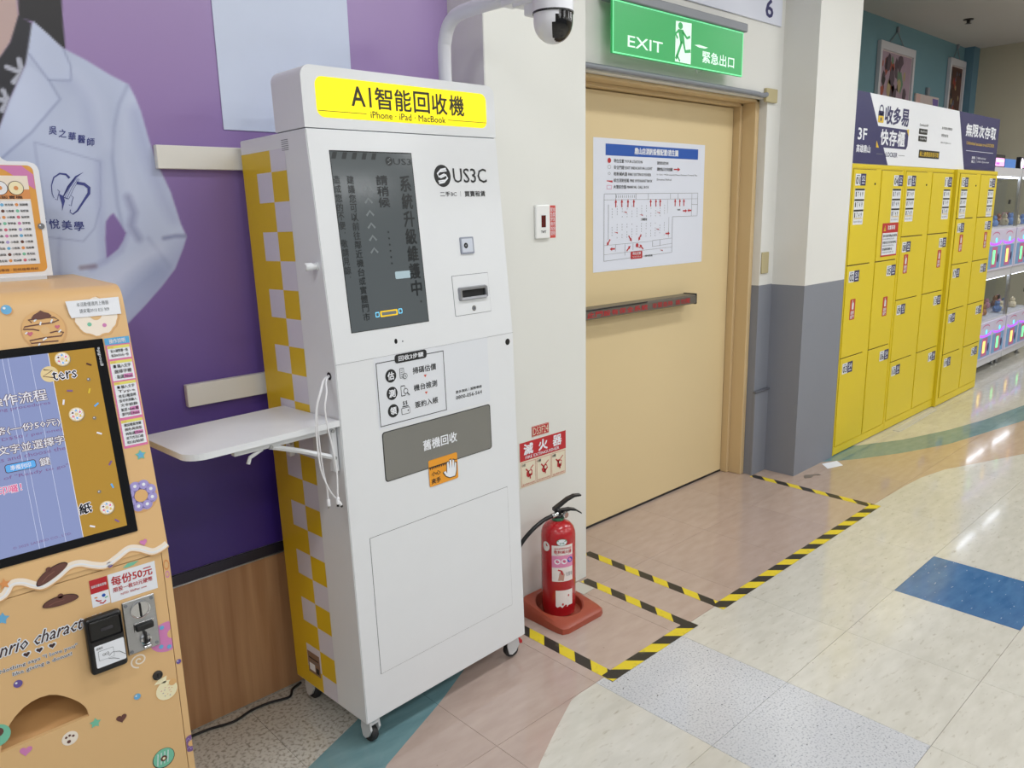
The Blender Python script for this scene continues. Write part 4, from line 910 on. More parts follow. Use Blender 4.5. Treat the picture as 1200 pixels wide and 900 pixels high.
decal('printed_lavender_ring_donut', vup, upf, rd)
decal('printed_heart', vup, upf, [heart(PNK, 0.519, 0.0235, 0.0082, 4, 0.1)])
# instruction strip
PKF = mat('strip_pink', (226, 120, 168), 0.45, var=0); SKY = mat('strip_blue', (92, 172, 222), 0.45, var=0); LEM = mat('strip_lemon', (230, 222, 110), 0.45, var=0)
ins = [rect(PKF, 0.5150, 0.2430, 0.5672, 0.4790), rect(SKY, 0.5150, 0.4790, 0.5672, 0.4945, 1), text(PRNW, '操作說明', 0.5240, 0.4815, 0.5580, 0.4915, 2, 0.01)]
steps = [(0.4470, 0.4762, ['投入硬幣需一張', '每次NT50元一份']), (0.3975, 0.4425, ['■ 輸入文字', '選擇字體', '· 點選 Next']), (0.3130, 0.3942, ['■ 輸入文字', 'Type', '姓名2種選擇', '皆可中英輸入', '文字裝飾', '點選 Next 確', '要列印 Print']), (0.2485, 0.3068, ['確認螢幕預覽', '顏色與排版', '再點選 Print', '按下方出口處', '取出貼紙'])]
for v0, v1, lines in steps:
    ins += [rect(PRNW, 0.5180, v0, 0.5650, v1, 1), rect(LEM, 0.5180, v1-0.0062, 0.5650, v1, 2), text(ORS, 'step', 0.5200, v1-0.0052, 0.5300, v1-0.0012, 3)]
    h = (v1-v0-0.009)/len(lines)
    for k, ln in enumerate(lines):
        t0 = v1-0.0075-k*h; ins.append(text(BLK if k % 5 != 1 else CHD, ln, 0.5235, t0-h*0.78, 0.5600, t0-h*0.08, 3, 0.004, 1))
        if 'Next' in ln or 'Print' in ln: ins.append(rrect(PNK, 0.5420, t0-h*0.84, 0.5615, t0-h*0.02, 0.001, 2))
decal('instruction_strip', vup, upf, ins, label='pink bordered strip of four printed steps')
decal('bezel_lettering', sc_, upf, [text(PRNW, 'good life', 0.4990, 0.4525, 0.5085-0.0, 0.4565, 1, 0.004)] if False else [(m_, [(0.5005+(-(p[1]-0.45)), 0.4560+(p[0]-0.5))+tuple(p[2:]) for p in v], f, l) for m_, v, f, l in [text(PRNW, 'goodlife', 0.4790, 0.4470, 0.5210, 0.4550, 1, 0.004)]], 0.0036)
# door art
vf = wallfr(VY)
decal('price_sticker', vdoor, vf, [rect(PRNW, 0.3970, 0.7410, 0.4335, 0.8060), rect(RED, 0.3970, 0.7735, 0.4335, 0.8060, 1), text(PRNW, '貼紙自動販賣機', 0.3995, 0.7865, 0.4305, 0.7930, 2, 0.003), circ(BLUE, 0.4220, 0.7630, 0.0040, 1, 10), stroke(RED, [(0.405, 0.757), (0.410, 0.753), (0.416, 0.752)], 0.003, 1), stroke(GRS, [(0.424, 0.756), (0.430, 0.758)], 0.003, 1), stroke(RED, [(0.412, 0.748), (0.419, 0.745), (0.425, 0.750)], 0.003, 1), stroke(ORS, [(0.403, 0.763), (0.409, 0.762)], 0.003, 1),
      rect(PRNW, 0.4352, 0.7385, 0.5370, 0.8068), text(RED, '每份50元', 0.4410, 0.7765, 0.5290, 0.7990, 1, 0.014), text(RED, '限投一枚50元硬幣', 0.4430, 0.7610, 0.5275, 0.7725, 1, 0.010), text(RED, 'NTD 50/Per one', 0.4570, 0.7500, 0.5130, 0.7550, 1, 0.008)], label='white price sticker with red lettering')
rdr = MB().bbox((0.3720, 1.7780, 0.5900), (0.4485, 1.8000, 0.7260), BLKPL, 0.008, 3).bbox((0.3770, 1.7765, 0.6720), (0.4440, 1.7790, 0.7200), mat('reader_gloss', (10, 10, 11), 0.15, var=0), 0.004, 2)
rdr = rdr.build('card_reader', vdoor)
rf = wallfr(1.778)
decal('reader_slot_light', rdr, wallfr(1.7763), [rrect(mat('slot_dull', (52, 50, 56), 0.3, var=0), 0.4005, 0.6915, 0.4260, 0.6990, 0.002)])
decal('tap_card_label', rdr, rf, [rrect(PRNW, 0.3830, 0.6065, 0.4445, 0.6600, 0.003), text(BLK, '感應區', 0.3865, 0.6495, 0.4000, 0.6555, 1), rrect(GREYT, 0.3890, 0.6230, 0.4210, 0.6460, 0.002, 1), rrect(PRNW, 0.3897, 0.6237, 0.4203, 0.6453, 0.002, 2), stroke(BLK, [(0.410, 0.628), (0.418, 0.634), (0.432, 0.630), (0.444, 0.618)], 0.001, 3), stroke(BLK, [(0.408, 0.622), (0.418, 0.619), (0.430, 0.612)], 0.001, 3), ring(BLK, 0.4000, 0.6350, 0.0020, 0.0028, 3, 12), ring(BLK, 0.4050, 0.6350, 0.0020, 0.0028, 3, 12), stroke(BLK, [(0.4085, 0.640), (0.4105, 0.635), (0.4085, 0.630)], 0.0008, 3)])
cp = MB().bbox((0.4548, 1.7950, 0.5990), (0.5255, 1.8000, 0.7305), STEEL, 0.0015, 1)
cp = cp.build('coin_acceptor', vdoor); cp['label'] = 'brushed steel coin acceptor plate'
cs = MB().lathe([(0.0220, 0), (0.0215, -0.003), (0.0190, -0.0035), (0.0185, -0.0015), (0, -0.0015)], CHROME, (0.4915, 1.7948, 0.7030), 'y', 28); cs.bbox((0.4898, 1.7895, 0.6860), (0.4932, 1.7940, 0.7190), DARK, 0.0004, 1).build('coin_slot', cp)
cs = MB().bbox((0.4745, 1.7840, 0.6530), (0.5145, 1.7950, 0.6700), BLKPL, 0.004, 2).bbox((0.4725, 1.7925, 0.6510), (0.5165, 1.7951, 0.6720), CHROME, 0.001, 1).build('return_button', cp)
cs = MB().lathe([(0.0130, 0.0), (0.0120, -0.006), (0.0095, -0.007), (0.0090, -0.001), (0, -0.001)], CHROME, (0.4940, 1.7948, 0.6270), 'y', 20).bbox((0.4905, 1.7860, 0.6180), (0.4975, 1.7945, 0.6470), BLKPL, 0.002, 1).bbox((0.4860, 1.7850, 0.6060), (0.5050, 1.7950, 0.6130), CHROME, 0.002, 1).build('coin_return', cp)
for (x_, z_) in ((0.4620, 0.7215), (0.5180, 0.7220), (0.4620, 0.6060), (0.5180, 0.6080)):
    MB().lathe([(0, -0.0015), (0.0038, -0.0015), (0.0042, 0.0005), (0, 0.0005)], GREYT, (x_, 1.7948, z_), 'y', 12).build('screw', cp)
MB().lathe([(0.0115, 0.0), (0.0115, -0.003), (0.0085, -0.0045), (0.0075, -0.003), (0, -0.003)], mat('lock_dark', (70, 68, 66), 0.35, 0.7), (0.5109, VY, 0.5220), 'y', 22).bbox((0.5099, 1.7962, 0.5175), (0.5119, 1.7975, 0.5265), DARK, 0.0003, 1).build('door_lock', vdoor)
sp = [(0.4760+(0.002+0.00165*t)*math.cos(t), 0.5770+(0.002+0.00165*t)*math.sin(t)*0.9) for t in [k*0.35 for k in range(32)]]
decal('printed_icing_spiral', vdoor, vf, [stroke(IVO, sp, 0.0034, 0)])
lt = []
lt += outl('Sanrio characters', 0.1840, 0.7010, 0.4080, 0.7300, CHD, PRNW, 0.010, 0.0026, 0.35)
lt = [(m_, [(p[0], p[1]+(p[0]-0.30)*0.02)+tuple(p[2:]) for p in v], f, l) for m_, v, f, l in lt]
for u in (0.261, 0.285, 0.3093): lt += [heart(PRNW, u, 0.6868, 0.0090, 0), heart(CHD, u, 0.6868, 0.0062, 1)]
lt += outl('Nothing says "I love you"', 0.2090, 0.6620, 0.3560, 0.6725, CHD, PRNW, 0.003, 0.0011)+outl('like giving a donut!', 0.2310, 0.6470, 0.3430, 0.6575, CHD, PRNW, 0.003, 0.0011)
decal('door_lettering', vdoor, vf, lt)
decal('printed_star', vdoor, vf, [star(GRS, 0.3674, 0.4673, 0.0125, 1, 0.2, 0.55)]); decal('printed_star', vdoor, vf, [poly(GRS, [(0.468, 0.8125), (0.480, 0.8200), (0.504, 0.8190), (0.492, 0.8120), (0.478, 0.8100)], 0)]); decal('printed_star', vdoor, vf, [star(BLC, 0.2293, 0.7820, 0.0140, 1, 0.1, 0.55)])
decal('printed_heart', vdoor, vf, [heart(CHO, 0.4217, 0.4515, 0.0115, 1)]); decal('printed_heart', vdoor, vf, [heart(PNK, 0.2298, 0.4700, 0.0120, 1, -0.2)])
decal('printed_cookie', vdoor, vf, [circ(IVO, 0.3140, 0.4560, 0.0165, 0), circ(CHO, 0.311, 0.449, 0.0040, 1, 10), circ(CHO, 0.307, 0.461, 0.0028, 1, 8), circ(CHO, 0.314, 0.463, 0.0028, 1, 8), circ(CHO, 0.321, 0.459, 0.0028, 1, 8)])
bead('printed_candy', vdoor, vf, 0.2370, 0.6283, 0.0085, VIO); bead('printed_candy', vdoor, vf, 0.4611, 0.4890, 0.0075, BLC)
dy = [circ(DOU, 0.5270, 0.4740, 0.0270, 0), circ(CRM, 0.5270, 0.4750, 0.0250, 1), poly(CRM, [(0.500, 0.500), (0.512, 0.510), (0.531, 0.512), (0.527, 0.495)], 1), circ(DOU, 0.5420, 0.4900, 0.0085, 2)]
for k in range(12): an = k*2.4; u = 0.527+0.016*math.cos(an)*(0.4+0.05*k); v = 0.472+0.016*math.sin(an)*(0.4+0.05*k); dy.append(stroke((PKL, VIO, ORS)[k % 3], [(u-0.0014, v), (u+0.0014, v+0.001)], 0.0012, 3))
dy = [(m_, [(min(x, X1-0.0004), y) for x, y in v], f, l) for m_, v, f, l in dy]
decal('printed_cream_donut', vdoor, vf, dy)
dp = [circ(PNK, 0.5440, 0.6100, 0.0420, 0, sy=0.9), circ(PEACH, 0.5560, 0.6140, 0.0120, 1)]+[circ(BLC, u, v, 0.0052, 2, 12) for u, v in ((0.534, 0.637), (0.527, 0.590), (0.545, 0.583))]
dp = [(m_, [(min(x, X1-0.0004), y) for x, y in v], f, l) for m_, v, f, l in dp]
decal('printed_pink_donut', vdoor, vf, dp)
dt = [circ(GRS, 0.1850, 0.5300, 0.0250, 0), circ(CHO, 0.1880, 0.5370, 0.0100, 1)]; decal('printed_mint_donut', vdoor, vf, dt)
# right edge strip art
bead('printed_candy', vbody, vf, 0.5620, 0.5356, 0.0060, VIO)
decal('printed_pretzel', vbody, vf, [ring(ORS, 0.5618, 0.7880, 0.0045, 0.0065, 0, 20, 2.0), ring(PNK, 0.5618, 0.7640, 0.0030, 0.0045, 0, 16, 2.0)])
MV = mat('icing_mauve', (128, 92, 140), 0.4, var=0)
pu = [circ(MV, 0.5680, 0.3080, 0.0230, 0), circ(DOU, 0.5680, 0.3080, 0.0085, 1), stroke(LAV, [(0.556, 0.318), (0.562, 0.324), (0.566, 0.316), (0.569, 0.322)], 0.0016, 1), stroke(LAV, [(0.556, 0.296), (0.562, 0.300), (0.565, 0.292), (0.569, 0.296)], 0.0016, 1)]
pu = [(m_, [(max(min(x, VX1-0.0004), 0.5556), y) for x, y in v], f, l) for m_, v, f, l in pu]
decal('printed_mauve_ring_donut', vbody, vf, pu)
# topper board standing on the machine
def TB(u, v, w_=0.0): return (u*1.09, 2.180-w_, 1.58+(v-1.58)*1.09)
bo = [(0.4619, 1.4625), (0.4646, 1.6900), (0.4620, 1.6990), (0.4571, 1.7050), (0.4448, 1.7090), (0.4061, 1.7090), (0.3990, 1.7130), (0.3950, 1.7180), (0.3820, 1.7330), (0.3600, 1.7420), (0.3350, 1.7380), (0.3180, 1.7250), (0.3080, 1.7090), (0.0300, 1.7090), (0.0200, 1.7000), (0.0200, 1.4625)]
bd = MB().prism(bo, -0.004, 0.0, PRNW, TB).bbox((0.03, 2.178, 1.4415), (0.49, 2.20, 1.4525), mat('board_foot_clear', (210, 214, 220), 0.1), 0.001, 1).build('topper_board', vm); bd['label'] = 'white edged printed board standing on the machine'
ORB = mat('board_orange', (228, 164, 78), 0.45, var=0)
bi = [rrect(ORB, 0.0300, 1.4720, 0.4530, 1.7010, 0.012, 0), poly(PNK, [(0.380, 1.700), (0.432, 1.700), (0.452, 1.682), (0.452, 1.650), (0.400, 1.690)], 1), rect(IVO, 0.0600, 1.4900, 0.4400, 1.6790, 2), rect(PRNW, 0.0600, 1.4900, 0.4390, 1.6260, 3), rect(ORS, 0.0600, 1.6300, 0.4400, 1.6500, 3)]
bi += [circ(CHD, 0.3600, 1.7130, 0.0250, 1), circ(BLC, 0.3600, 1.7130, 0.0200, 2), circ(IVO, 0.3560, 1.7130, 0.0060, 3)]
for k, (u, m_) in enumerate(((0.415, CRM), (0.385, PRNW), (0.360, CRM), (0.335, PNK), (0.31, BLC))): bi += [circ(CHD, u, 1.6530, 0.0150, 4), circ(m_, u, 1.6530, 0.0138, 5), circ(ORS, u, 1.6530, 0.0045, 6, 10)]
bi.append(text(CHD, '貼紙自動販賣機', 0.3300, 1.6300, 0.4250, 1.6370, 4, 0.004))
cc = [ORS, BLC, PNK, GRS, CHO, LAV, PKL]
for r_ in range(10):
    for c_ in range(5):
        u = 0.4330-c_*0.0275*1.0; v = 1.6180-r_*0.0132
        bi += [circ(cc[(r_*3+c_) % 7], u-0.0215, v, 0.0034, 4, 10), text(BLK, random.choice(['貼紙款', '姓名貼', '甜甜圈', '草莓款', '小熊款', '花朵款']), u-0.0160, v-0.0026, u-0.0005, v+0.0026, 4, 0.004, 1)]
bi.append(text(CHO, '機台維護專線 · 貼紙機專用紙', 0.3300, 1.4765, 0.4350, 1.4825, 4, 0.0))
decal('printed_menu', bd, TB, bi, 0.0006)
decal('printed_candy', bd, TB, [circ(GREYT, 0.4525, 1.5710, 0.0068, 5), circ(PRNW, 0.4505, 1.5730, 0.0018, 6, 8)])
md = [circ(CHD, 0.5000, 0.3020, 0.0260, 0), circ(GRS, 0.5000, 0.3030, 0.0245, 1), circ(CHO, 0.5000, 0.3020, 0.0075, 3), circ(CRM, 0.5000, 0.3020, 0.0035, 4, 10)]+[stroke(PRNW, [(0.4840+k*0.008, 0.2880), (0.4880+k*0.008, 0.3190)], 0.0018, 2) for k in range(4)]
decal('printed_mint_donut', vdoor, vf, md)
# ================================================================== FLOOR TAPE, CORD, FIRE EXTINGUISHER, SIGNS
TAPE = bpy.data.materials.new('hazard_tape_print'); TAPE.use_nodes = True; nt = TAPE.node_tree; b = nt.nodes['Principled BSDF']
tc = nt.nodes.new('ShaderNodeTexCoord'); sp_ = nt.nodes.new('ShaderNodeSeparateXYZ'); nt.links.new(tc.outputs['Object'], sp_.inputs[0])
m1 = nt.nodes.new('ShaderNodeMath'); m1.operation = 'ADD'; nt.links.new(sp_.outputs['X'], m1.inputs[0]); nt.links.new(sp_.outputs['Y'], m1.inputs[1])
m2 = nt.nodes.new('ShaderNodeMath'); m2.operation = 'MODULO'; nt.links.new(m1.outputs[0], m2.inputs[0]); m2.inputs[1].default_value = 0.155
m3 = nt.nodes.new('ShaderNodeMath'); m3.operation = 'GREATER_THAN'; nt.links.new(m2.outputs[0], m3.inputs[0]); m3.inputs[1].default_value = 0.0775
mx = nt.nodes.new('ShaderNodeMix'); mx.data_type = 'RGBA'; mx.inputs['A'].default_value = L3((222, 200, 44)); mx.inputs['B'].default_value = L3((44, 42, 38)); nt.links.new(m3.outputs[0], mx.inputs['Factor'])
nz = nt.nodes.new('ShaderNodeTexNoise'); nz.inputs['Scale'].default_value = 30; mx2 = nt.nodes.new('ShaderNodeMix'); mx2.data_type = 'RGBA'; mx2.inputs['B'].default_value = L3((120, 112, 84))
mr = nt.nodes.new('ShaderNodeMapRange'); mr.inputs['From Min'].default_value = 0.6; mr.inputs['From Max'].default_value = 0.8; mr.inputs['To Max'].default_value = 0.5
nt.links.new(tc.outputs['Object'], nz.inputs['Vector']); nt.links.new(nz.outputs['Fac'], mr.inputs['Value']); nt.links.new(mr.outputs[0], mx2.inputs['Factor']); nt.links.new(mx.outputs['Result'], mx2.inputs['A']); nt.links.new(mx2.outputs['Result'], b.inputs['Base Color']); b.inputs['Roughness'].default_value = 0.4
def tape(a, b_, wd, label, z, flip=1):
    dx, dy = b_[0]-a[0], b_[1]-a[1]; L_ = math.hypot(dx, dy)
    n = 12; mb = MB()
    vs = []
    for zz in (0, 0.0006):
        vs += [(10, -wd/2*flip, zz), (10+L_, -wd/2*flip, zz), (10+L_, wd/2*flip, zz), (10, wd/2*flip, zz)]
    mb.add(vs, [(3, 2, 1, 0), (4, 5, 6, 7), (0, 1, 5, 4), (1, 2, 6, 5), (2, 3, 7, 6), (3, 0, 4, 7)], TAPE)
    o = mb.build('hazard_tape'); an = math.atan2(dy, dx)
    for v in o.data.vertices: v.co.x -= 0
    o.rotation_euler.z = an; o.location = (a[0]-10*math.cos(an), a[1]-10*math.sin(an), z)
    return tag(o, label, 'floor tape', 'yellow and black tapes marking the floor by the door')
tape((1.888, 2.02), (1.888, 1.517), 0.048, 'yellow and black floor tape running out beside the kiosk right wheel', 0.0002)
tape((1.866, 1.542), (2.384, 1.542), 0.049, 'short front strip of floor tape closing the box around the extinguisher', 0.0009, -1)
tape((2.362, 2.086), (2.362, 1.56), 0.044, 'yellow and black floor tape running out from the off-white pillar corner', 0.0002)
tape((2.580, 2.262), (2.580, 1.517), 0.044, 'yellow and black floor tape leaving the near side of the cream door', 0.0002)
tape((2.558, 1.540), (4.104, 1.540), 0.050, 'long front strip of floor tape across the front of the cream door', 0.0009, -1)
tape((4.080, 2.262), (4.080, 1.56), 0.048, 'yellow and black floor tape leaving the grey column side of the door', 0.0002)
# cord
thing1(MB().tube(spline([(x, y, 0.0045) for x, y in [(0.575, 2.262), (0.66, 2.262), (0.765, 2.255), (0.840, 2.235), (0.908, 2.250), (0.971, 2.245), (1.031, 2.228), (1.060, 2.260), (1.10, 2.275)]], 6), 0.0042, BLKPL, 8), 'power_cord', 'thin black power cord lying on the floor along the wood panel', 'cord')
# small plates on the floor
PLT = mat('plate_dull', (196, 194, 184), 0.45, var=0.05)
def slab(name, label, cat, pts, h, m_, z=0.0002):
    return thing1(MB().prism(pts, z, z+h, m_), name, label, cat)
slab('floor_plate', 'thin pale plate on the floor at the pillar foot beside the extinguisher tray', 'plate', [(2.262, 2.000), (2.335, 2.004), (2.330, 2.090), (2.258, 2.090)], 0.002, PLT)
slab('paper_card', 'white card lying on the floor at the far corner of the column', 'card', [(4.505, 1.995), (4.630, 1.955), (4.690, 2.020), (4.570, 2.060)], 0.0012, PRNW)
slab('tape_scrap', 'crumpled dark tape scrap on the floor in front of the grey column', 'scrap', [(4.250, 2.012), (4.285, 1.990), (4.330, 1.998), (4.365, 1.972), (4.372, 1.990), (4.330, 2.015), (4.300, 2.040), (4.270, 2.030)], 0.002, mat('scrap_grey', (120, 110, 100), 0.6))

# extinguisher tray
TRAY = mat('tray_brick_red', (158, 74, 54), 0.38, var=0.06)
tx0, tx1, ty0, ty1, cx, cy, rr = 1.958, 2.206, 1.832, 2.092, 2.080, 1.972, 0.094
tm = MB(); n = 40
def sq(i, inset, r=0.030):
    an = 2*PI*i/n+PI/4; c_, s_ = math.cos(an), math.sin(an); hx, hy = (tx1-tx0)/2-inset, (ty1-ty0)/2-inset
    k = 1/max(abs(c_)/hx, abs(s_)/hy); x, y = c_*k, s_*k
    ex, ey = abs(x)-(hx-r), abs(y)-(hy-r)
    if ex > 0 and ey > 0:
        d = math.hypot(ex, ey)
        if d > r: x = math.copysign(hx-r+ex*r/d, x); y = math.copysign(hy-r+ey*r/d, y)
    return ((tx0+tx1)/2+x, (ty0+ty1)/2+y)
hz = lambda y: 0.028+(y-ty0)/(ty1-ty0)*0.038
rings = []
rings.append([(*sq(i, 0), 0.0008) for i in range(n)])
rings.append([(*sq(i, 0.002), hz(sq(i, 0)[1])*0.75) for i in range(n)])
rings.append([(*sq(i, 0.012), hz(sq(i, 0.012)[1])) for i in range(n)])
def cc_(i, r): an = 2*PI*i/n+PI/4; return (cx+r*math.cos(an), cy+r*math.sin(an))
rings.append([(*cc_(i, rr+0.006), hz(cc_(i, rr)[1])) for i in range(n)])
rings.append([(*cc_(i, rr), hz(cc_(i, rr)[1])-0.004) for i in range(n)])
rings.append([(*cc_(i, rr-0.006), 0.012) for i in range(n)])
vs = [p for r_ in rings for p in r_]+[(cx, cy, 0.012)]
fs = [(k*n+i, k*n+(i+1) % n, (k+1)*n+(i+1) % n, (k+1)*n+i) for k in range(5) for i in range(n)]+[(5*n+i, 5*n+(i+1) % n, 6*n) for i in range(n)]
thing1(tm.add(vs, fs, TRAY, True), 'extinguisher_tray', 'brick red plastic tray under the fire extinguisher', 'tray')
# extinguisher
ext = empty('fire_extinguisher', 'red fire extinguisher with worn labels and black handle standing in the red tray', 'fire extinguisher', (cx, cy, 0.0135))
ext.scale = (1, 1, 0.94)
REDP = mat('extinguisher_red', (176, 26, 34), 0.25, var=0.05, coat=0.4)
R0 = 0.0680
MB().lathe([(0, 0.0), (0.058, 0.0), (0.064, 0.004), (0.0655, 0.012), (0.0655, 0.022), (R0, 0.030), (R0, 0.345), (0.0665, 0.362), (0.060, 0.382), (0.047, 0.398), (0.030, 0.407), (0.022, 0.411), (0.020, 0.420), (0, 0.420)], REDP, n=40).build('cylinder', ext)
va_ = MB().lathe([(0.0225, 0.409), (0.0245, 0.413), (0.0245, 0.420), (0.019, 0.422)], mat('seal_green', (60, 112, 84), 0.4), n=20)
va_.lathe([(0.019, 0.420), (0.019, 0.430), (0.014, 0.434), (0.014, 0.455), (0.010, 0.460), (0, 0.460)], BLKPL, n=18)
va_.build('valve', ext)
ax = Vector((0.80, -0.30, 0)).normalized(); sd_ = Vector((-ax.y, ax.x, 0))
def LV(pts, hw, m_, name):
    mb = MB(); vs = []
    for (a, z, t) in pts:
        p = ax*a
        for s in (-1, 1):
            for zz in (0, t): q = p+sd_*s*hw; vs.append((q.x, q.y, z+zz))
    k = len(pts); fs = [(0, 1, 3, 2), (4*(k-1), 4*(k-1)+2, 4*(k-1)+3, 4*(k-1)+1)]
    for i in range(k-1):
        a = 4*i; b_ = a+4; fs += [(a, a+2, b_+2, b_), (a+1, b_+1, b_+3, a+3), (a, b_, b_+1, a+1), (a+2, a+3, b_+3, b_+2)]
    return mb.add(vs, fs, m_).build(name, ext)
LV([(-0.020, 0.452, 0.012), (0.010, 0.468, 0.014), (0.040, 0.488, 0.012), (0.070, 0.500, 0.009), (0.098, 0.500, 0.006)], 0.010, BLKPL, 'squeeze_lever')
LV([(-0.010, 0.438, 0.012), (0.020, 0.440, 0.014), (0.050, 0.444, 0.010), (0.075, 0.438, 0.008), (0.100, 0.420, 0.006)], 0.010, BLKPL, 'carry_handle')
g0 = Vector((0.012, -0.024, 0.436)); mb = MB()
mb.lathe([(0, 0.0), (0.013, 0.0), (0.014, -0.004), (0.014, -0.009), (0.0115, -0.010), (0, -0.010)], CHROME, tuple(g0), 'y', 20).lathe([(0, -0.0104), (0.0105, -0.0104)], mat('gauge_face', (150, 120, 110), 0.3), tuple(g0), 'y', 18)
mb.build('pressure_gauge', ext)
MB().lathe([(0.009, -0.03), (0.0105, -0.028), (0.0105, 0.0), (0.006, 0.004)], CHROME, (-0.012, -0.006, 0.440), 'x', 14).build('hose_coupling', ext)
hs = [(-0.038, -0.006, 0.440), (-0.070, 0.000, 0.432), (-0.105, 0.004, 0.405), (-0.138, 0.010, 0.360), (-0.152, 0.020, 0.300), (-0.148, 0.035, 0.230), (-0.125, 0.055, 0.170), (-0.095, 0.062, 0.125)]
hs = [(-0.038, -0.006, 0.440), (-0.080, 0.000, 0.432), (-0.130, 0.010, 0.405), (-0.175, 0.020, 0.365), (-0.212, 0.030, 0.310), (-0.232, 0.040, 0.240), (-0.236, 0.050, 0.170)]
MB().tube(spline([Vector(h) for h in hs], 5), 0.0085, BLKPL, 12).build('hose', ext)
def cyl_fr(a_c, r=R0+0.0004):
    """u = arc length from the bearing a_c, v = height"""
    return lambda u, v, w_=0.0: ((r+w_)*math.cos(a_c+u/r), (r+w_)*math.sin(a_c+u/r), v)
def subdiv(items, step=0.008):
    out = []
    for m_, vs, fs, l in items:
        us = [p[0] for p in vs]
        if max(us)-min(us) > step*1.5 and len(fs) == 1 and len(vs) <= 8:
            u0, u1, v0, v1 = min(us), max(us), min(p[1] for p in vs), max(p[1] for p in vs); k = int((u1-u0)/step)+1
            V = []; 
            for i in range(k+1): V += [(u0+(u1-u0)*i/k, v0), (u0+(u1-u0)*i/k, v1)]
            out.append((m_, V, [(2*i, 2*i+2, 2*i+3, 2*i+1) for i in range(k)], l))
        else: out.append((m_, vs, fs, l))
    return out
CF = cyl_fr(math.radians(-128))
LPK = mat('label_pink', (222, 140, 178), 0.45, var=0); LCR = mat('label_cream_white', (232, 226, 222), 0.5, var=0.06, scale=40)
lb_ = subdiv([rect(LCR, -0.036, 0.270, 0.052, 0.325), rect(LPK, -0.036, 0.228, 0.052, 0.280, 1), rect(LCR, -0.036, 0.165, 0.052, 0.228)])
lb_ += [circ(PRNW, -0.014, 0.255, 0.012, 2, 16), circ(PRNW, 0.013, 0.255, 0.012, 2, 16), circ(BLUE, 0.038, 0.258, 0.012, 2, 16), text(RED, '滅火', -0.021, 0.250, -0.007, 0.259, 3), text(RED, 'ABC', 0.006, 0.251, 0.020, 0.259, 3)]
lb_ += [text(RED, '乾粉滅火器', -0.026, 0.290, 0.044, 0.304, 2, 0.01), text(RED, '使用前請詳閱說明', -0.026, 0.308, 0.044, 0.315, 2)]
lb_ += [ring(RED, 0.009, 0.298, 0.034, 0.0355, 2, 26, 0.5), poly(mat('label_skin', (190, 150, 134), 0.5, var=0), [(-0.012, 0.170), (0.010, 0.168), (0.014, 0.196), (0.004, 0.216), (-0.006, 0.204)], 2), stroke(RED, [(-0.012, 0.218), (0.000, 0.214), (0.006, 0.196)], 0.006, 3)]
lb_ += [text(GREYT, '拉 壓 噴', 0.020, 0.188, 0.048, 0.206, 2)]
o = decal('instruction_label', ext, CF, lb_); o['label'] = 'pink and white printed label'
decal('torn_label', ext, CF, subdiv([rect(LCR, -0.022, 0.055, 0.050, 0.125)])+[poly(LCR, [(-0.022, 0.055), (-0.016, 0.048), (-0.004, 0.054), (0.004, 0.046), (0.012, 0.056), (0.024, 0.049), (0.034, 0.060), (0.034, 0.070), (-0.022, 0.070)], 1), circ(RED, 0.006, 0.062, 0.004, 2, 7, 1.5), circ(RED, 0.030, 0.100, 0.003, 2, 7, 1.8), circ(REDP, 0.018, 0.055, 0.005, 2, 7)], label='torn white label remains')
GRL = mat('label_green', (60, 132, 98), 0.45, var=0)
decal('inspection_sticker', ext, CF, [circ(GRL, 0.004, 0.340, 0.021, 2, 24, 0.72), circ(PRNW, 0.004, 0.340, 0.019, 3, 24, 0.70), rect(GRL, -0.012, 0.343, 0.020, 0.348, 4), text(GRL, '合格', -0.006, 0.330, 0.014, 0.340, 4)], 0.0012)
decal('blank_oval_sticker', ext, CF, [circ(LCR, -0.062, 0.315, 0.017, 0, 20, 1.25)])

# extinguisher sign on the pillar
PF = wallfr(2.099)
CRS = mat('sign_cream', (228, 220, 196), 0.45, var=0)
sg = MB().bbox((2.000, 2.0975, 0.5150), (2.2625, 2.0988, 0.7000), CRS, 0.0004, 1).build('extinguisher_sign'); tag(sg, 'red and cream extinguisher sign on the pillar above the extinguisher', 'sign')
PF2 = wallfr(2.0975)
si = [rect(RED, 2.0000, 0.6240, 2.2625, 0.7000)]
for i, c in enumerate('滅火器'): si.append(text(PRNW, c, 2.022+i*0.082, 0.6480, 2.022+i*0.082+0.050, 0.6910, 1, 0.04))
si.append(text(PRNW, 'FIRE EXTINGUISHER', 2.030, 0.6300, 2.222, 0.6420, 1, 0.014))
for i in range(3):
    u = 2.006+i*0.086; si += [frame_rect(RED, u, 0.5200, u+0.080, 0.6180, 0.0012, 1), text(BLK, ['①拉', '②握', '③壓'][i], u+0.004, 0.6020, u+0.024, 0.6130, 1, 0.01), text(RED, '請拉開安全插梢', u+0.006, 0.5240, u+0.074, 0.5300, 1)]
    cxx = u+0.045; an = (0.5, 1.0, 1.7)[i]
    si += [poly(RED, [(cxx+0.018*math.cos(an+t), 0.568+0.018*math.sin(an+t)) for t in (0, 0.5, 2.2, 3.0, 3.7, 5.2)], 1), stroke(RED, [(cxx-0.02, 0.590), (cxx, 0.570), (cxx+0.004, 0.545)], 0.006, 1), circ(CRS, cxx+0.004, 0.572, 0.007, 2, 10), stroke(RED, [(cxx+0.005, 0.585), (cxx+0.022, 0.598)], 0.004, 1)]
decal('sign_print', sg, PF2, si)
tg_ = MB().bbox((2.0685, 2.0970, 0.7110), (2.1650, 2.0988, 0.7540), RED, 0.001, 1).build('number_tag'); tag(tg_, 'small red engraved tag above the extinguisher sign', 'tag')
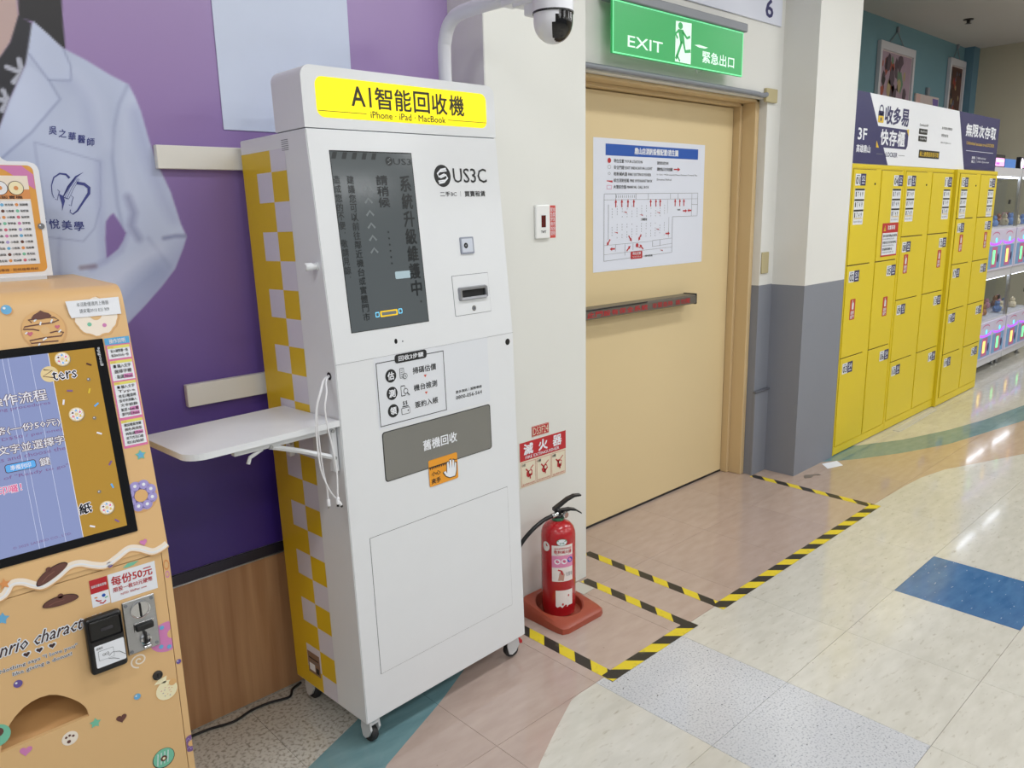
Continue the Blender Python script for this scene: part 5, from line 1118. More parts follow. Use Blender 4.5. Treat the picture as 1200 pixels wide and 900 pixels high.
decal('tag_lettering', tg_, wallfr(2.0970), [text(CRS, 'DS3F24', 2.0740, 0.7180, 2.1595, 0.7470, 1, 0.0), frame_rect(CRS, 2.0705, 0.7125, 2.1630, 0.7525, 0.0012, 1)])
# wall switch with red strip
sw = MB().bbox((2.0990, 2.0865, 1.4785), (2.1745, 2.0988, 1.6030), mat('switch_white', (236, 237, 236), 0.35, var=0), 0.004, 2).build('call_switch'); tag(sw, 'white wall switch plate with dark red window on the pillar', 'switch')
decal('switch_window', sw, wallfr(2.0865), [rrect(mat('switch_dark_red', (92, 14, 16), 0.25, var=0), 2.1260, 1.5200, 2.1495, 1.5640, 0.001), rect(BLK, 2.1370, 1.5210, 2.1385, 1.5630, 1), frame_rect(PRNW, 2.1235, 1.5175, 2.1520, 1.5665, 0.001, 1), text(BLK, 'TWT', 2.1230, 1.4985, 2.1500, 1.5080, 1, 0.01)])
rs = MB().bbox((2.1825, 2.0978, 1.4790), (2.2145, 2.0988, 1.6000), mat('strip_red', (204, 78, 70), 0.45, var=0), 0.0003, 1).build('red_strip_label'); tag(rs, 'narrow red vertical label right of the white wall switch', 'label')
decal('strip_lettering', rs, wallfr(2.0978), vtext(PRNW, '緊急求救按鈕', 2.1930, 1.5920, 1.4880, 0.0120, 1, 0.0)+vtext(PRNW, '非緊急勿按動', 2.2055, 1.5920, 1.4880, 0.0100, 1, 0.0))

# door poster
DP = 2.4455
ps = MB().bbox((2.838, DP, 1.2880), (3.752, 2.4468, 1.9060), mat('poster_bluewhite', (226, 231, 244), 0.45, var=0), 0.0003, 1).build('evacuation_poster'); tag(ps, 'white evacuation plan poster with blue title bar on the cream door', 'poster')
PW = 0.914; PH = 0.618
pf = plane((2.838, DP, 1.288), (PW, 0, 0), (0, 0, PH), (0, -1, 0))
def T(m_, s, u0, v0, u1, v1, bd=0.004): return text(m_, s, u0, v0, u1, v1, 1, bd, 1)
pi_ = [rect(BLUE, 0.095, 0.875, 0.930, 0.960), T(PRNW, '鼎山店消防設備配置/逃生圖', 0.335, 0.893, 0.730, 0.942, 0.02)]
pi_ += [circ(RED, 0.125, 0.838, 0.014, 1, 16, 1.4), ring(GREYT, 0.125, 0.790, 0.012, 0.014, 1, 14), ring(GREYT, 0.125, 0.742, 0.008, 0.010, 1, 12), poly(RED, [(0.105, 0.690), (0.152, 0.690), (0.152, 0.674), (0.105, 0.684)], 1), frame_rect(LPK, 0.105, 0.625, 0.145, 0.655, 0.003, 1)]
for k, s in enumerate(('現在位置 YOUR STATION', '安全門燈 EXIT INDICATOR LIGHT', '乾粉滅火器 FIRE EXTINGUISHER', '綜合消防栓箱 FIRE HYDRANT BOX', '火警綜合盤 MANUAL CALL BOX')):
    pi_.append(T(BLK, s, 0.162, 0.823-k*0.0485, 0.162+(0.24, 0.33, 0.32, 0.33, 0.30)[k], 0.851-k*0.0485))
pi_ += [T(BLK, '當緊急逃生時', 0.535, 0.822, 0.640, 0.846), T(BLK, '請依指示方向逃離', 0.535, 0.772, 0.680, 0.800), poly(RED, [(0.692, 0.783), (0.730, 0.783), (0.730, 0.771), (0.754, 0.788), (0.730, 0.805), (0.730, 0.793), (0.692, 0.793)], 1), T(BLK, 'In Case Of Emergency Please Evacuate Toward The', 0.535, 0.734, 0.925, 0.750, 0), T(BLK, 'Direction Marked', 0.535, 0.696, 0.670, 0.712, 0)]
G = GREYT
def ln(*pts, w=0.0026): return stroke(G, list(pts), w, 1)
pi_ += [ln((0.085, 0.590), (0.940, 0.596)), ln((0.085, 0.590), (0.085, 0.080)), ln((0.085, 0.080), (0.690, 0.105)), ln((0.690, 0.105), (0.690, 0.402)), ln((0.690, 0.402), (0.935, 0.402)), ln((0.938, 0.402), (0.938, 0.596)), ln((0.085, 0.545), (0.940, 0.548), w=0.002), ln((0.120, 0.510), (0.120, 0.240)), ln((0.085, 0.200), (0.500, 0.210), w=0.002), ln((0.505, 0.215), (0.690, 0.225), w=0.002), ln((0.505, 0.165), (0.690, 0.180), w=0.002), ln((0.505, 0.215), (0.505, 0.165)), ln((0.575, 0.218), (0.575, 0.168)), ln((0.878, 0.590), (0.878, 0.402)), ln((0.878, 0.500), (0.938, 0.500)), ln((0.655, 0.400), (0.655, 0.230), w=0.002), ln((0.085, 0.130), (0.690, 0.150), w=0.0018), ln((0.665, 0.590), (0.665, 0.550)), ln((0.180, 0.590), (0.180, 0.545)), ln((0.460, 0.590), (0.460, 0.545)), ln((0.350, 0.590), (0.350, 0.545)), ln((0.740, 0.590), (0.740, 0.545)), ln((0.180, 0.200), (0.180, 0.150)), ln((0.260, 0.200), (0.260, 0.110)), ln((0.330, 0.200), (0.330, 0.150)), ln((0.640, 0.545), (0.640, 0.430), w=0.0015)]
for i in range(12):
    u = 0.150+i*0.042
    for j in range(11):
        if (i*7+j*3) % 5 == 0: continue
        v = 0.250+j*0.020+(0.04 if j > 5 else 0)
        pi_.append(ln((u, v), (u, v+0.010), w=0.003))
for i in range(10): pi_.append(ln((0.185+i*0.017, 0.560), (0.185+i*0.017, 0.580), w=0.003))
def arrow(u, v, dx, dy):
    d = math.hypot(dx, dy*PH/PW); ux, uy = dx/d, dy/d
    px_, py_ = -uy*PH/PW, ux*PW/PH
    q = lambda a, c: (u+ux*a+px_*c, v+uy*a+py_*c)
    return poly(RED, [q(0, -0.004), q(0.024, -0.004), q(0.024, -0.010), q(0.042, 0), q(0.024, 0.010), q(0.024, 0.004), q(0, 0.004)], 2)
for u in (0.180, 0.230, 0.282, 0.332, 0.482, 0.530, 0.570, 0.712, 0.758, 0.798): pi_.append(arrow(u, 0.488, 0, 1))
pi_ += [arrow(0.135, 0.245, -0.6, -1), arrow(0.175, 0.170, -1, 0), arrow(0.290, 0.265, 0.6, -1), arrow(0.400, 0.270, -0.5, -1), arrow(0.625, 0.265, 1, 0), arrow(0.275, 0.145, 0.8, 1), arrow(0.420, 0.150, -0.8, 1), arrow(0.790, 0.448, 1, 0), arrow(0.876, 0.450, -1, 0)]
for u, v in ((0.240, 0.455), (0.380, 0.430), (0.535, 0.445), (0.530, 0.310), (0.165, 0.300), (0.360, 0.175), (0.570, 0.135)): pi_.append(poly(RED, [(u, v), (u+0.032, v-0.004), (u+0.032, v-0.014), (u+0.016, v-0.006)], 2))
pi_ += [circ(RED, 0.365, 0.185, 0.012, 3, 14, 1.4), rrect(RED, 0.310, 0.078, 0.412, 0.138, 0.006, 3), text(PRNW, '現在位置', 0.325, 0.110, 0.398, 0.132, 4, 0.01), text(PRNW, 'YOUR STATION', 0.325, 0.088, 0.398, 0.100, 4), T(BLK, '大潤發門市', 0.390, 0.378, 0.455, 0.398) if False else T(BLK, '三樓賣場', 0.395, 0.378, 0.450, 0.398), T(BLK, '消防逃生圖', 0.435, 0.086, 0.505, 0.102), T(BLK, '停車場', 0.735, 0.450, 0.765, 0.466)]
decal('plan_print', ps, pf, pi_, 0.0004)

# exit sign hanging over the door
GRN = mat('exit_green', (40, 158, 84), 0.3, emit=0.36, var=0); GRE = mat('exit_edge_green', (110, 226, 156), 0.3, emit=0.5, var=0); GWH = mat('exit_white', (220, 244, 232), 0.3, emit=0.35, var=0)
ex = empty('exit_sign', 'lit green emergency exit sign over the cream door', 'exit sign', (3.18, 2.22, 2.45))
rr_ = lambda x, y, z: (x-3.18, y-2.22, z-2.45)
MB().bbox(rr_(2.672, 2.200, 2.212), rr_(3.684, 2.212, 2.420), GRN, 0.002, 1).build('lit_panel', ex)
EF = plane(rr_(0, 2.200, 0), (1, 0, 0), (0, 0, 1), (0, -1, 0))
ei = [frame_rect(GRE, 2.6730, 2.2130, 3.6830, 2.4190, 0.006, 0), text(GWH, 'EXIT', 2.772, 2.2480, 3.018, 2.2920, 1, 0.012)]
ei += [text(GWH, '緊急出口', 3.330, 2.2440, 3.605, 2.2950, 1, 0.015), poly(GWH, [(3.262, 2.3120), (3.300, 2.3170), (3.372, 2.3130), (3.350, 2.3060), (3.300, 2.3050)], 1)]
ei += [poly(GWH, [(3.112, 2.3950), (3.235, 2.4000), (3.235, 2.2250), (3.112, 2.2250)], 1), circ(GRN, 3.148, 2.3790, 0.0180, 2, 16, 0.8)]
ei += [poly(GRN, [(3.130, 2.3630), (3.170, 2.3650), (3.184, 2.3100), (3.150, 2.3050)], 2), stroke(GRN, [(3.135, 2.3570), (3.112, 2.3420), (3.128, 2.3230)], 0.012, 2), stroke(GRN, [(3.165, 2.3570), (3.200, 2.3330), (3.225, 2.3420)], 0.012, 2), stroke(GRN, [(3.160, 2.3120), (3.140, 2.2750), (3.118, 2.2360)], 0.015, 2), stroke(GRN, [(3.175, 2.3100), (3.190, 2.2750), (3.232, 2.2820)], 0.015, 2), stroke(GRN, [(3.122, 2.2560), (3.150, 2.2290)], 0.009, 2)]
decal('lit_lettering', ex, EF, ei)
MB().bbox(rr_(2.668, 2.188, 2.421), rr_(3.705, 2.262, 2.460), CONDM, 0.004, 1).build('lamp_housing', ex)
MB().box(rr_(2.80, 2.262, 2.425), rr_(2.86, 2.2795, 2.455), CONDM).box(rr_(3.50, 2.262, 2.425), rr_(3.56, 2.2795, 2.455), CONDM).build('wall_mount', ex)
MB().tube([rr_(3.283, 2.206, 2.214), rr_(3.30, 2.206, 2.192), rr_(3.345, 2.206, 2.211)], 0.0015, STEEL, 6).build('pull_wire', ex)
# conduit over the door and junction covers
cn = MB().tube(spline([(2.396, 2.262, 2.163), (3.0, 2.262, 2.164), (3.6, 2.262, 2.163), (3.93, 2.262, 2.162), (3.975, 2.262, 2.158), (4.02, 2.262, 2.160), (4.050, 2.264, 2.166)], 5), 0.0125, CONDM, 12)
thing1(cn, 'cable_conduit', 'grey conduit pipe running along the top of the door frame', 'conduit')
thing1(MB().bbox((4.046, 2.262, 2.130), (4.166, 2.2798, 2.201), JBOX, 0.004, 2), 'junction_box', 'small beige square cover at the end of the grey conduit', 'junction box')
thing1(MB().bbox((4.098, 2.271, 1.203), (4.175, 2.2798, 1.324), JBOX, 0.004, 2), 'blank_wall_plate', 'narrow beige blank plate on the wall strip beside the column', 'wall plate')
bs = MB().bbox((2.85, 2.270, 2.524), (4.184, 2.2798, 2.900), mat('sign_pale', (216, 220, 234), 0.45, var=0), 0.001, 1).build('hanging_sign'); tag(bs, 'pale wall sign above the exit sign, cut by the picture top', 'sign')
decal('sign_lettering', bs, wallfr(2.270), [text(NAVY, '6', 4.010, 2.552, 4.085, 2.640, 1, 0.02)])
# ================================================================== LOCKERS
LY = 2.079
U = [(4.752, 5.558, 0.0, [1.787, 1.212, 0.635, 0.060], (4.767, 5.095, 5.180, 5.518), 1, 'large three-door-high yellow locker cabinet beside the grey column'),
     (5.560, 6.492, 0.0, [1.787, 1.356, 0.926, 0.494, 0.070], (5.572, 5.960, 6.056, 6.470), 7, 'middle yellow locker cabinet with four doors per column'),
     (6.498, 7.450, 0.022, [1.787, 1.455, 1.110, 0.761, 0.409, 0.066], (6.560, 6.935, 7.028, 7.428), 15, 'far yellow locker cabinet with five doors per column, beside the claw machines')]
LEAD = mat('sticker_white', (228, 232, 240), 0.45, var=0)
def lockers():
    num = 1
    for ui, (x0, x1, fwd, zr, (a0, a1, b0, b1), n0, lb) in enumerate(U):
        y = LY-fwd
        t = empty('locker_cabinet', lb, 'locker', (x0, y, 0), 'yellow parcel lockers in a row')
        P = lambda p, X=x0, Y=y: (p[0]-X, p[1]-Y, p[2])
        MB().box(P((x0, y+0.004, 0.004)), P((x1, y+0.600, 1.815)), LOCKY).box(P((x0, y+0.0005, 0.004)), P((x0+0.012, y+0.005, 1.815)), LOCKY).box(P((x1-0.012, y+0.0005, 0.004)), P((x1, y+0.005, 1.815)), LOCKY).box(P((x0+0.012, y+0.001, 1.793)), P((x1-0.012, y+0.005, 1.815)), LOCKY).build('cabinet_body', t)
        MB().box(P((a1+0.004, y+0.0003, zr[-1])), P((b0-0.004, y+0.006, 1.787)), LOCKY).build('centre_post', t)
        MB().box(P((x0+0.014, y+0.0003, 0.008)), P((x1-0.014, y+0.006, zr[-1]-0.005)), LOCKY).build('plinth', t)
        sf = plane(P((0, y-0.0035, 0)), (1, 0, 0), (0, 0, 1), (0, -1, 0))
        for ci, (c0, c1) in enumerate(((a0, a1), (b0, b1))):
            for ri in range(len(zr)-1):
                zt, zb = zr[ri]-0.004, zr[ri+1]+0.004
                d = MB().bbox(P((c0+0.003, y-0.0035, zb)), P((c1-0.003, y+0.0035, zt)), LOCKY, 0.0015, 1)
                d.box(P((c0-0.001, y+0.0032, zb-0.004)), P((c1+0.001, y+0.0039, zt+0.004)), LOCKG)
                d = d.build('door', t)
                # number sticker: white half with the digits, navy half with the size code
                if ci == 0: u = (4.794 if ui == 0 else 5.598 if ui == 1 else 6.590)+(0.0 if ri == 0 else 0.005)
                else: u = (5.372 if ui == 0 else 6.300 if ui == 1 else 7.245)
                zt_ = zr[ri]-0.030-(0.0 if ri == 0 else 0.006)
                n_ = n0+ci*(len(zr)-1)+ri
                decal('number_sticker', d, sf, [rect(LEAD, u, zt_-0.068, u+0.074, zt_), rect(NAVY, u+0.074, zt_-0.068, u+0.148, zt_+0.002, 0), text(BLK, '%02d' % n_, u+0.010, zt_-0.060, u+0.066, zt_-0.018, 1, 0.02), rect(GREYT, u+0.015, zt_-0.012, u+0.060, zt_-0.007, 1), text(LEAD, 'S%d' % ((2, 1, 4)[min(ri, 2)] if ui == 0 else 1+ri % 4), u+0.090, zt_-0.040, u+0.134, zt_-0.010, 1, 0.01), rect(LEAD, u+0.092, zt_-0.056, u+0.132, zt_-0.050, 1)])
                if ri == 0:
                    us = u+(0.004 if ci == 0 else -0.010); top = zt_-0.085; it = [rect(LEAD, us, top-0.215, us+0.140, top)]
                    for k in range(3): it += [rect(BLK, us+0.003, top-0.012-k*0.062, us+0.137, top-0.001-k*0.062, 1)]+[text(BLK, '1749'[q], us+0.014+q*0.030, top-0.048-k*0.062, us+0.026+q*0.030, top-0.020-k*0.062, 1, 0.01) for q in range(4)]
                    it += [text(YEL, '使用時間限制', us+0.012, top-0.183, us+0.128, top-0.173, 1), text(GREYT, '每次計費方式', us+0.012, top-0.203, us+0.128, top-0.192, 1)]
                    decal('price_label', d, sf, it)
                    if ui == 0 and ci == 1:
                        it = [rect(RED, 5.247, 1.240, 5.505, 1.455, 2), rect(LEAD, 5.256, 1.250, 5.496, 1.392, 3), text(LEAD, '注意事項', 5.330, 1.412, 5.450, 1.440, 3, 0.02), poly(YEL, [(5.268, 1.405), (5.306, 1.405), (5.287, 1.442)], 3), rect(BLK, 5.285, 1.412, 5.289, 1.430, 4)]
                        for k, s in enumerate(('請勿存放貴重物品及危險物', '違者將依法究責並沒收物品', '如有疑問請洽服務人員')): it += [text(BLK, s, 5.266, 1.365-k*0.043, 5.486-(0.06 if k == 2 else 0), 1.382-k*0.043, 4, 0.006), text(GREYT, s, 5.266, 1.348-k*0.043, 5.45, 1.358-k*0.043, 4)]
                        decal('notice_label', d, sf, it)
                if ri == 1 or (ui == 2 and ri == 1):
                    hu = (4.846, 5.352)[ci] if ui == 0 else (5.650, 6.290)[ci] if ui == 1 else (6.665, 7.255)[ci]
                    hz_ = zt_-(0.175 if ui == 0 else 0.085); OR2 = mat('sticker_redorange', (190, 66, 42), 0.45, var=0)
                    if ui == 0 and ci == 1: hz_ -= 0.03
                    decal('hand_label', d, sf, [rrect(OR2, hu, hz_-0.130, hu+0.075, hz_, 0.006), rrect(LEAD, hu+0.026, hz_-0.066, hu+0.052, hz_-0.022, 0.006, 1), rect(LEAD, hu+0.030, hz_-0.030, hu+0.038, hz_-0.008, 1), text(LEAD, '請按', hu+0.014, hz_-0.098, hu+0.062, hz_-0.074, 1, 0.01), text(LEAD, '關門', hu+0.014, hz_-0.124, hu+0.062, hz_-0.102, 1, 0.01)])
                if ri == 0:
                    kx = (c1-0.018) if ci == 0 else None
                    if kx: MB().lathe([(0, -0.004), (0.006, -0.004), (0.007, 0.0), (0, 0.0)], mat('lock_dark', (70, 68, 66), 0.35, 0.7), P((kx+0.002, y-0.0035, 1.700)), 'y', 10).build('key_lock', d)
lockers()
# banner over the lockers
bn = MB().bbox((4.748, 2.082, 1.8162), (7.450, 2.110, 2.226), PRNW, 0.001, 1).build('locker_banner'); tag(bn, 'navy and white sign board standing on top of the yellow lockers', 'sign')
bf = wallfr(2.082); YB = mat('banner_yellow', (226, 190, 50), 0.45, var=0)
t0 = 1.8175; t1 = 2.2255
bi = [poly(NAVY, [(4.749, t0), (5.268, t0), (4.928, t1), (4.749, t1)]), poly(NAVY, [(6.700, t0), (7.449, t0), (7.449, t1), (6.482, t1)])]
bi = [poly(NAVY, [(4.749, t0), (5.090, t0), (4.928, t1), (4.749, t1)]) if False else bi[0], bi[1]]
bi += [text(PRNW, '3F', 4.800, 1.955, 4.922, 2.020, 1, 0.02), text(PRNW, '高雄鼎山', 4.790, 1.882, 4.985, 1.926, 1, 0.015)]
bi += [rrect(NAVY, 5.068, 2.066, 5.150, 2.135, 0.008, 1), rrect(YB, 5.068, 2.066, 5.150, 2.106, 0.006, 2), ring(NAVY, 5.109, 2.140, 0.022, 0.032, 1, 18), rect(NAVY, 5.100, 2.076, 5.118, 2.096, 3)]
for i, c in enumerate('收多易'): bi.append(text(NAVY, c, 5.168+i*0.130, 2.066, 5.168+i*0.130+0.118, 2.168, 1, 0.06))
bi += [poly(NAVY, [(5.072, 1.922), (5.540, 1.922), (5.562, 1.945), (5.562, 2.045), (5.072, 2.045)], 1), poly(YB, [(5.530, 2.045), (5.566, 2.050), (5.566, 2.005)], 2), poly(YB, [(5.068, 1.918), (5.110, 1.918), (5.068, 1.960)], 2)]
for i, c in enumerate('快存櫃'): bi.append(text(PRNW, c, 5.125+i*0.132, 1.938, 5.125+i*0.132+0.118, 2.028, 2, 0.05))
bi += [text(NAVY, 'eLOCKER', 5.198, 1.868, 5.407, 1.896, 1, 0.02), rect(GREYT, 5.080, 1.880, 5.180, 1.883, 1), rect(GREYT, 5.425, 1.880, 5.530, 1.883, 1)]
bi += [rrect(BLK, 5.740, 2.030, 5.892, 2.066, 0.006, 1), text(PRNW, 'App Store', 5.765, 2.040, 5.880, 2.056, 2), rrect(BLK, 5.740, 1.984, 5.892, 2.020, 0.006, 1), text(PRNW, 'Google Play', 5.765, 1.994, 5.880, 2.010, 2), text(BLK, 'Download APP', 5.745, 2.082, 5.900, 2.098, 1), text(BLK, '操作問題 請聯繫我', 6.160, 2.082, 6.370, 2.100, 1), text(BLK, '掃我加好友', 6.160, 2.032, 6.300, 2.052, 1), text(GREYT, 'LINE ID @elocker', 6.160, 1.985, 6.370, 2.000, 1), rect(BLK, 5.771, 1.878, 6.153, 1.930, 1), text(YB, '線上繳費超商皆可取', 5.785, 1.888, 6.140, 1.920, 2, 0.01)]
for i, c in enumerate('無限次存取'): bi.append(text(PRNW, c, 6.665+i*0.145, 2.062, 6.665+i*0.145+0.128, 2.150, 1, 0.03))
bi += [text(YB, 'Unlimited access to eLOCKER', 6.700, 2.002, 7.362, 2.026, 1, 0.004), rect(PRNW, 6.705, 1.956, 7.357, 1.959, 1), text(PRNW, '服務', 6.850, 1.900, 6.930, 1.920, 1, 0.01), text(PRNW, '線上', 6.850, 1.872, 6.930, 1.892, 1, 0.01), rect(PRNW, 6.960, 1.870, 6.963, 1.922, 1), text(PRNW, '0800 elocker', 6.985, 1.902, 7.190, 1.918, 1), text(PRNW, 'LINE: @elocker', 6.985, 1.874, 7.280, 1.890, 1)]
decal('banner_print', bn, bf, bi)
slab('floor_strip', 'thin dull strip on the floor at the foot of the middle lockers', 'strip', [(5.62, 1.99), (6.44, 2.02), (6.44, 2.058), (5.62, 2.040)], 0.003, PLT)

# ================================================================== CLAW MACHINES
GLASS = bpy.data.materials.new('clear_pane'); GLASS.use_nodes = True; nt = GLASS.node_tree; out = nt.nodes['Material Output']
nt.nodes.remove(nt.nodes['Principled BSDF']); tb_ = nt.nodes.new('ShaderNodeBsdfTransparent'); tb_.inputs[0].default_value = (0.90, 0.93, 0.95, 1); gl_ = nt.nodes.new('ShaderNodeBsdfGlossy'); gl_.inputs['Roughness'].default_value = 0.05
ms = nt.nodes.new('ShaderNodeMixShader'); ms.inputs[0].default_value = 0.10
nt.links.new(tb_.outputs[0], ms.inputs[1]); nt.links.new(gl_.outputs[0], ms.inputs[2]); nt.links.new(ms.outputs[0], out.inputs[0])
CLW = mat('claw_body_white', (206, 206, 212), 0.35, var=0.03); CLG = mat('claw_interior_grey', (176, 178, 182), 0.5)
LPU = mat('led_purple', (150, 70, 240), 0.4, emit=1.6, var=0); LGR = mat('led_green', (110, 240, 150), 0.4, emit=1.3, var=0); LYE = mat('led_yellow', (250, 214, 110), 0.4, emit=1.3, var=0); LCYN = mat('led_cyan', (90, 220, 240), 0.4, emit=1.2, var=0); LPK_ = mat('lit_pink', (246, 168, 226), 0.4, emit=1.0, var=0)
CPI = mat('claw_print_pink', (206, 110, 160), 0.4, var=0.1); CBU = mat('claw_print_blue', (120, 168, 216), 0.4, var=0.1); CPW = mat('claw_print_pale', (214, 208, 232), 0.4, var=0.05)
def arcpts(cx_, cz_, rx, rz, a0, a1, n=10): return [(cx_+rx*math.cos(a0+(a1-a0)*i/n), cz_+rz*math.sin(a0+(a1-a0)*i/n)) for i in range(n+1)]
CY = 2.20
def claw(x0, label, shift):
    t = empty('claw_machine', label, 'claw machine', (x0, CY, 0), 'double-decker claw machines beyond the lockers'); W = 0.84; D = 0.80
    fl2 = plane((0, 0, 0), (1, 0, 0), (0, 0, 1), (0, -1, 0))
    MB().box((0, 0.0, 0.075), (W, D, 0.50), CLW).build('lower_cabinet', t); MB().box((0, 0.0, 0.885), (W, D, 1.345), CLW).build('middle_cabinet', t); MB().box((0, 0, 1.795), (W, D, 1.87), CLW).build('top_cabinet', t)
    for (za, zb) in ((0.50, 0.885), (1.345, 1.795)):
        MB().box((0.01, D-0.03, za), (W-0.01, D-0.01, zb), CLG).build('back_panel', t)
        for px_ in (0.0, W-0.022):
            for py_ in (0.0, D-0.022): MB().box((px_, py_, za), (px_+0.022, py_+0.022, zb), STEEL).build('corner_post', t)
        MB().add([(0.023, 0.006, za+0.002), (W-0.023, 0.006, za+0.002), (W-0.023, 0.006, zb-0.002), (0.023, 0.006, zb-0.002)], [(0, 1, 2, 3)], GLASS).build('front_pane', t)
        MB().add([(0.006, 0.023, za+0.002), (0.006, D-0.032, za+0.002), (0.006, D-0.032, zb-0.002), (0.006, 0.023, zb-0.002)], [(0, 1, 2, 3)], GLASS).build('side_pane', t)
        MB().bbox((W*0.62, -0.006, (za+zb)/2-0.02), (W*0.62+0.05, 0.003, (za+zb)/2+0.02), BLKPL, 0.003, 1).build('door_latch', t)
        MB().box((0.06, 0.03, zb-0.012), (W-0.06, 0.06, zb-0.001), mat('added_case_light', (240, 244, 255), 0.4, emit=9.0, var=0)).build('added_case_light', t)  # unseen glowing strip, added to brighten the inside of the case
        cl = MB().box((0.10, 0.36, zb-0.03), (W-0.10, 0.40, zb-0.005), STEEL).tube([(W*0.45, 0.38, zb-0.03), (W*0.45, 0.38, zb-0.16)], 0.012, CHROME, 8)
        for k in range(3):
            an = k*2.1+0.3; cl.tube([(W*0.45, 0.38, zb-0.16), (W*0.45+0.07*math.cos(an), 0.38+0.07*math.sin(an), zb-0.20), (W*0.45+0.04*math.cos(an), 0.38+0.04*math.sin(an), zb-0.26)], 0.006, CHROME, 6)
        cl.build('claw', t)
        z0 = za-0.385 if za > 1 else za-0.36
        fp = MB().bbox((0.015, -0.012, z0), (W-0.015, 0.0005, za-0.015), CPW, 0.003, 1).build('control_panel', t)
        LD = (LGR, LYE) if za > 1 else (LYE, LGR); zc = (z0+za)/2; hz_ = (za-0.015-z0)
        it = []
        for s in range(2):
            u = 0.04+s*0.40
            it += [rect(CBU, u, z0+0.02, u+0.36, z0+hz_*0.60), rect(CPI, u+0.10, z0+0.03, u+0.26, z0+hz_*0.58, 1), rrect(LD[s], u+0.13, z0+0.06, u+0.20, z0+hz_*0.50, 0.01, 2), stroke(LPU, arcpts(u+0.18, z0+hz_*0.72, 0.17, 0.03, PI, 2*PI), 0.018, 2), circ(LCYN, u+0.20, z0+hz_*0.74, 0.022, 3, 12), stroke(CPI, arcpts(u+0.18, z0+hz_*0.86, 0.10, 0.025, 0, PI), 0.010, 1), circ(NAVY, u+0.29, z0+hz_*0.30, 0.026, 2, 12, 1.6)]
        decal('lit_panel_print', fp, plane((0, -0.012, 0), (1, 0, 0), (0, 0, 1), (0, -1, 0)), it)
    for px_ in (0.06, W-0.06):
        for py_ in (0.06, D-0.06): MB().tube([(px_, py_, 0.001), (px_, py_, 0.012), (px_, py_, 0.075)], [0.028, 0.014, 0.010], STEEL, 8).build('levelling_foot', t)
    # lit topper
    tp = MB().bbox((0.10, 0.05, 1.87), (0.46, 0.09, 1.985), mat('topper_dark', (30, 30, 36), 0.4, var=0), 0.004, 1)
    tp.flat([rrect(LPK_, 0.185, 1.885, 0.445, 1.955, 0.015), circ(mat('lit_white', (244, 236, 248), 0.4, emit=0.9, var=0), 0.145, 1.925, 0.046, 1, 18, 1.1), rrect(LPU, 0.21, 1.900, 0.30, 1.915, 0.003, 2), rrect(mat('lit_white', (0, 0, 0)), 0.21, 1.925, 0.42, 1.94, 0.003, 2)], plane((0, 0.05, 0), (1, 0, 0), (0, 0, 1), (0, -1, 0)))
    tp.build('lit_topper', t)
    tp = MB().bbox((0.48, 0.05, 1.87), (0.80, 0.09, 1.955), mat('topper_blue', (70, 120, 190), 0.4, emit=0.4, var=0), 0.004, 1); tp.build('lit_topper', t)
    return t
def prizes(x0, za, where, seed):
    rs = random.Random(seed); o0 = None
    ms_ = [mat('plush_brown', (150, 104, 70), 0.8), mat('plush_cream', (214, 200, 170), 0.8), mat('plush_pink', (206, 140, 160), 0.8), mat('plush_blue', (110, 140, 190), 0.8)]
    for k in range(8):
        x = x0+0.08+0.085*k+rs.uniform(-.008, .008); y = CY+0.10+rs.uniform(0, 0.04)+(k % 2)*0.14; r = rs.uniform(0.036, 0.044); m_ = ms_[(k+seed) % 4]
        e = MB().lathe([(0, 0.0), (r*0.8, r*0.15), (r, r*0.75), (r*0.8, r*1.4), (r*0.45, r*1.7)], m_, n=12).lathe([(r*0.4, r*1.6), (r*0.62, r*1.95), (r*0.55, r*2.4), (0, r*2.65)], m_, n=12)
        for s in (-1, 1): e.lathe([(0, 0), (r*0.22, r*0.1), (r*0.2, r*0.3), (0, r*0.4)], m_, (s*r*0.45, 0, r*2.4), n=8).tube([(s*r*0.8, 0, r*1.3), (s*r*1.05, -r*0.4, r*0.9)], r*0.2, m_, 6)
        o = e.build('plush_toy'); o.location = (x, y, za+0.001); o.rotation_euler.z = rs.uniform(-.6, .6)
        cn_ = m_.name.split('_')[1]
        tag(o, '%s plush toy, %s from left, %s' % (cn_, ('first', 'second', 'third', 'fourth', 'fifth', 'sixth', 'seventh', 'last')[k], where), 'toy', 'plush toys in the claw machines')
claw(7.86, 'double-decker claw machine right beside the yellow lockers', 0); claw(8.715, 'double-decker claw machine at the right picture edge', 1)
for x0, nm in ((7.86, 'claw machine beside lockers'), (8.715, 'claw machine at picture edge')):
    prizes(x0, 1.345, 'upper case of '+nm, 1 if x0 < 8 else 5); prizes(x0, 0.50, 'lower case of '+nm, 2 if x0 < 8 else 7)

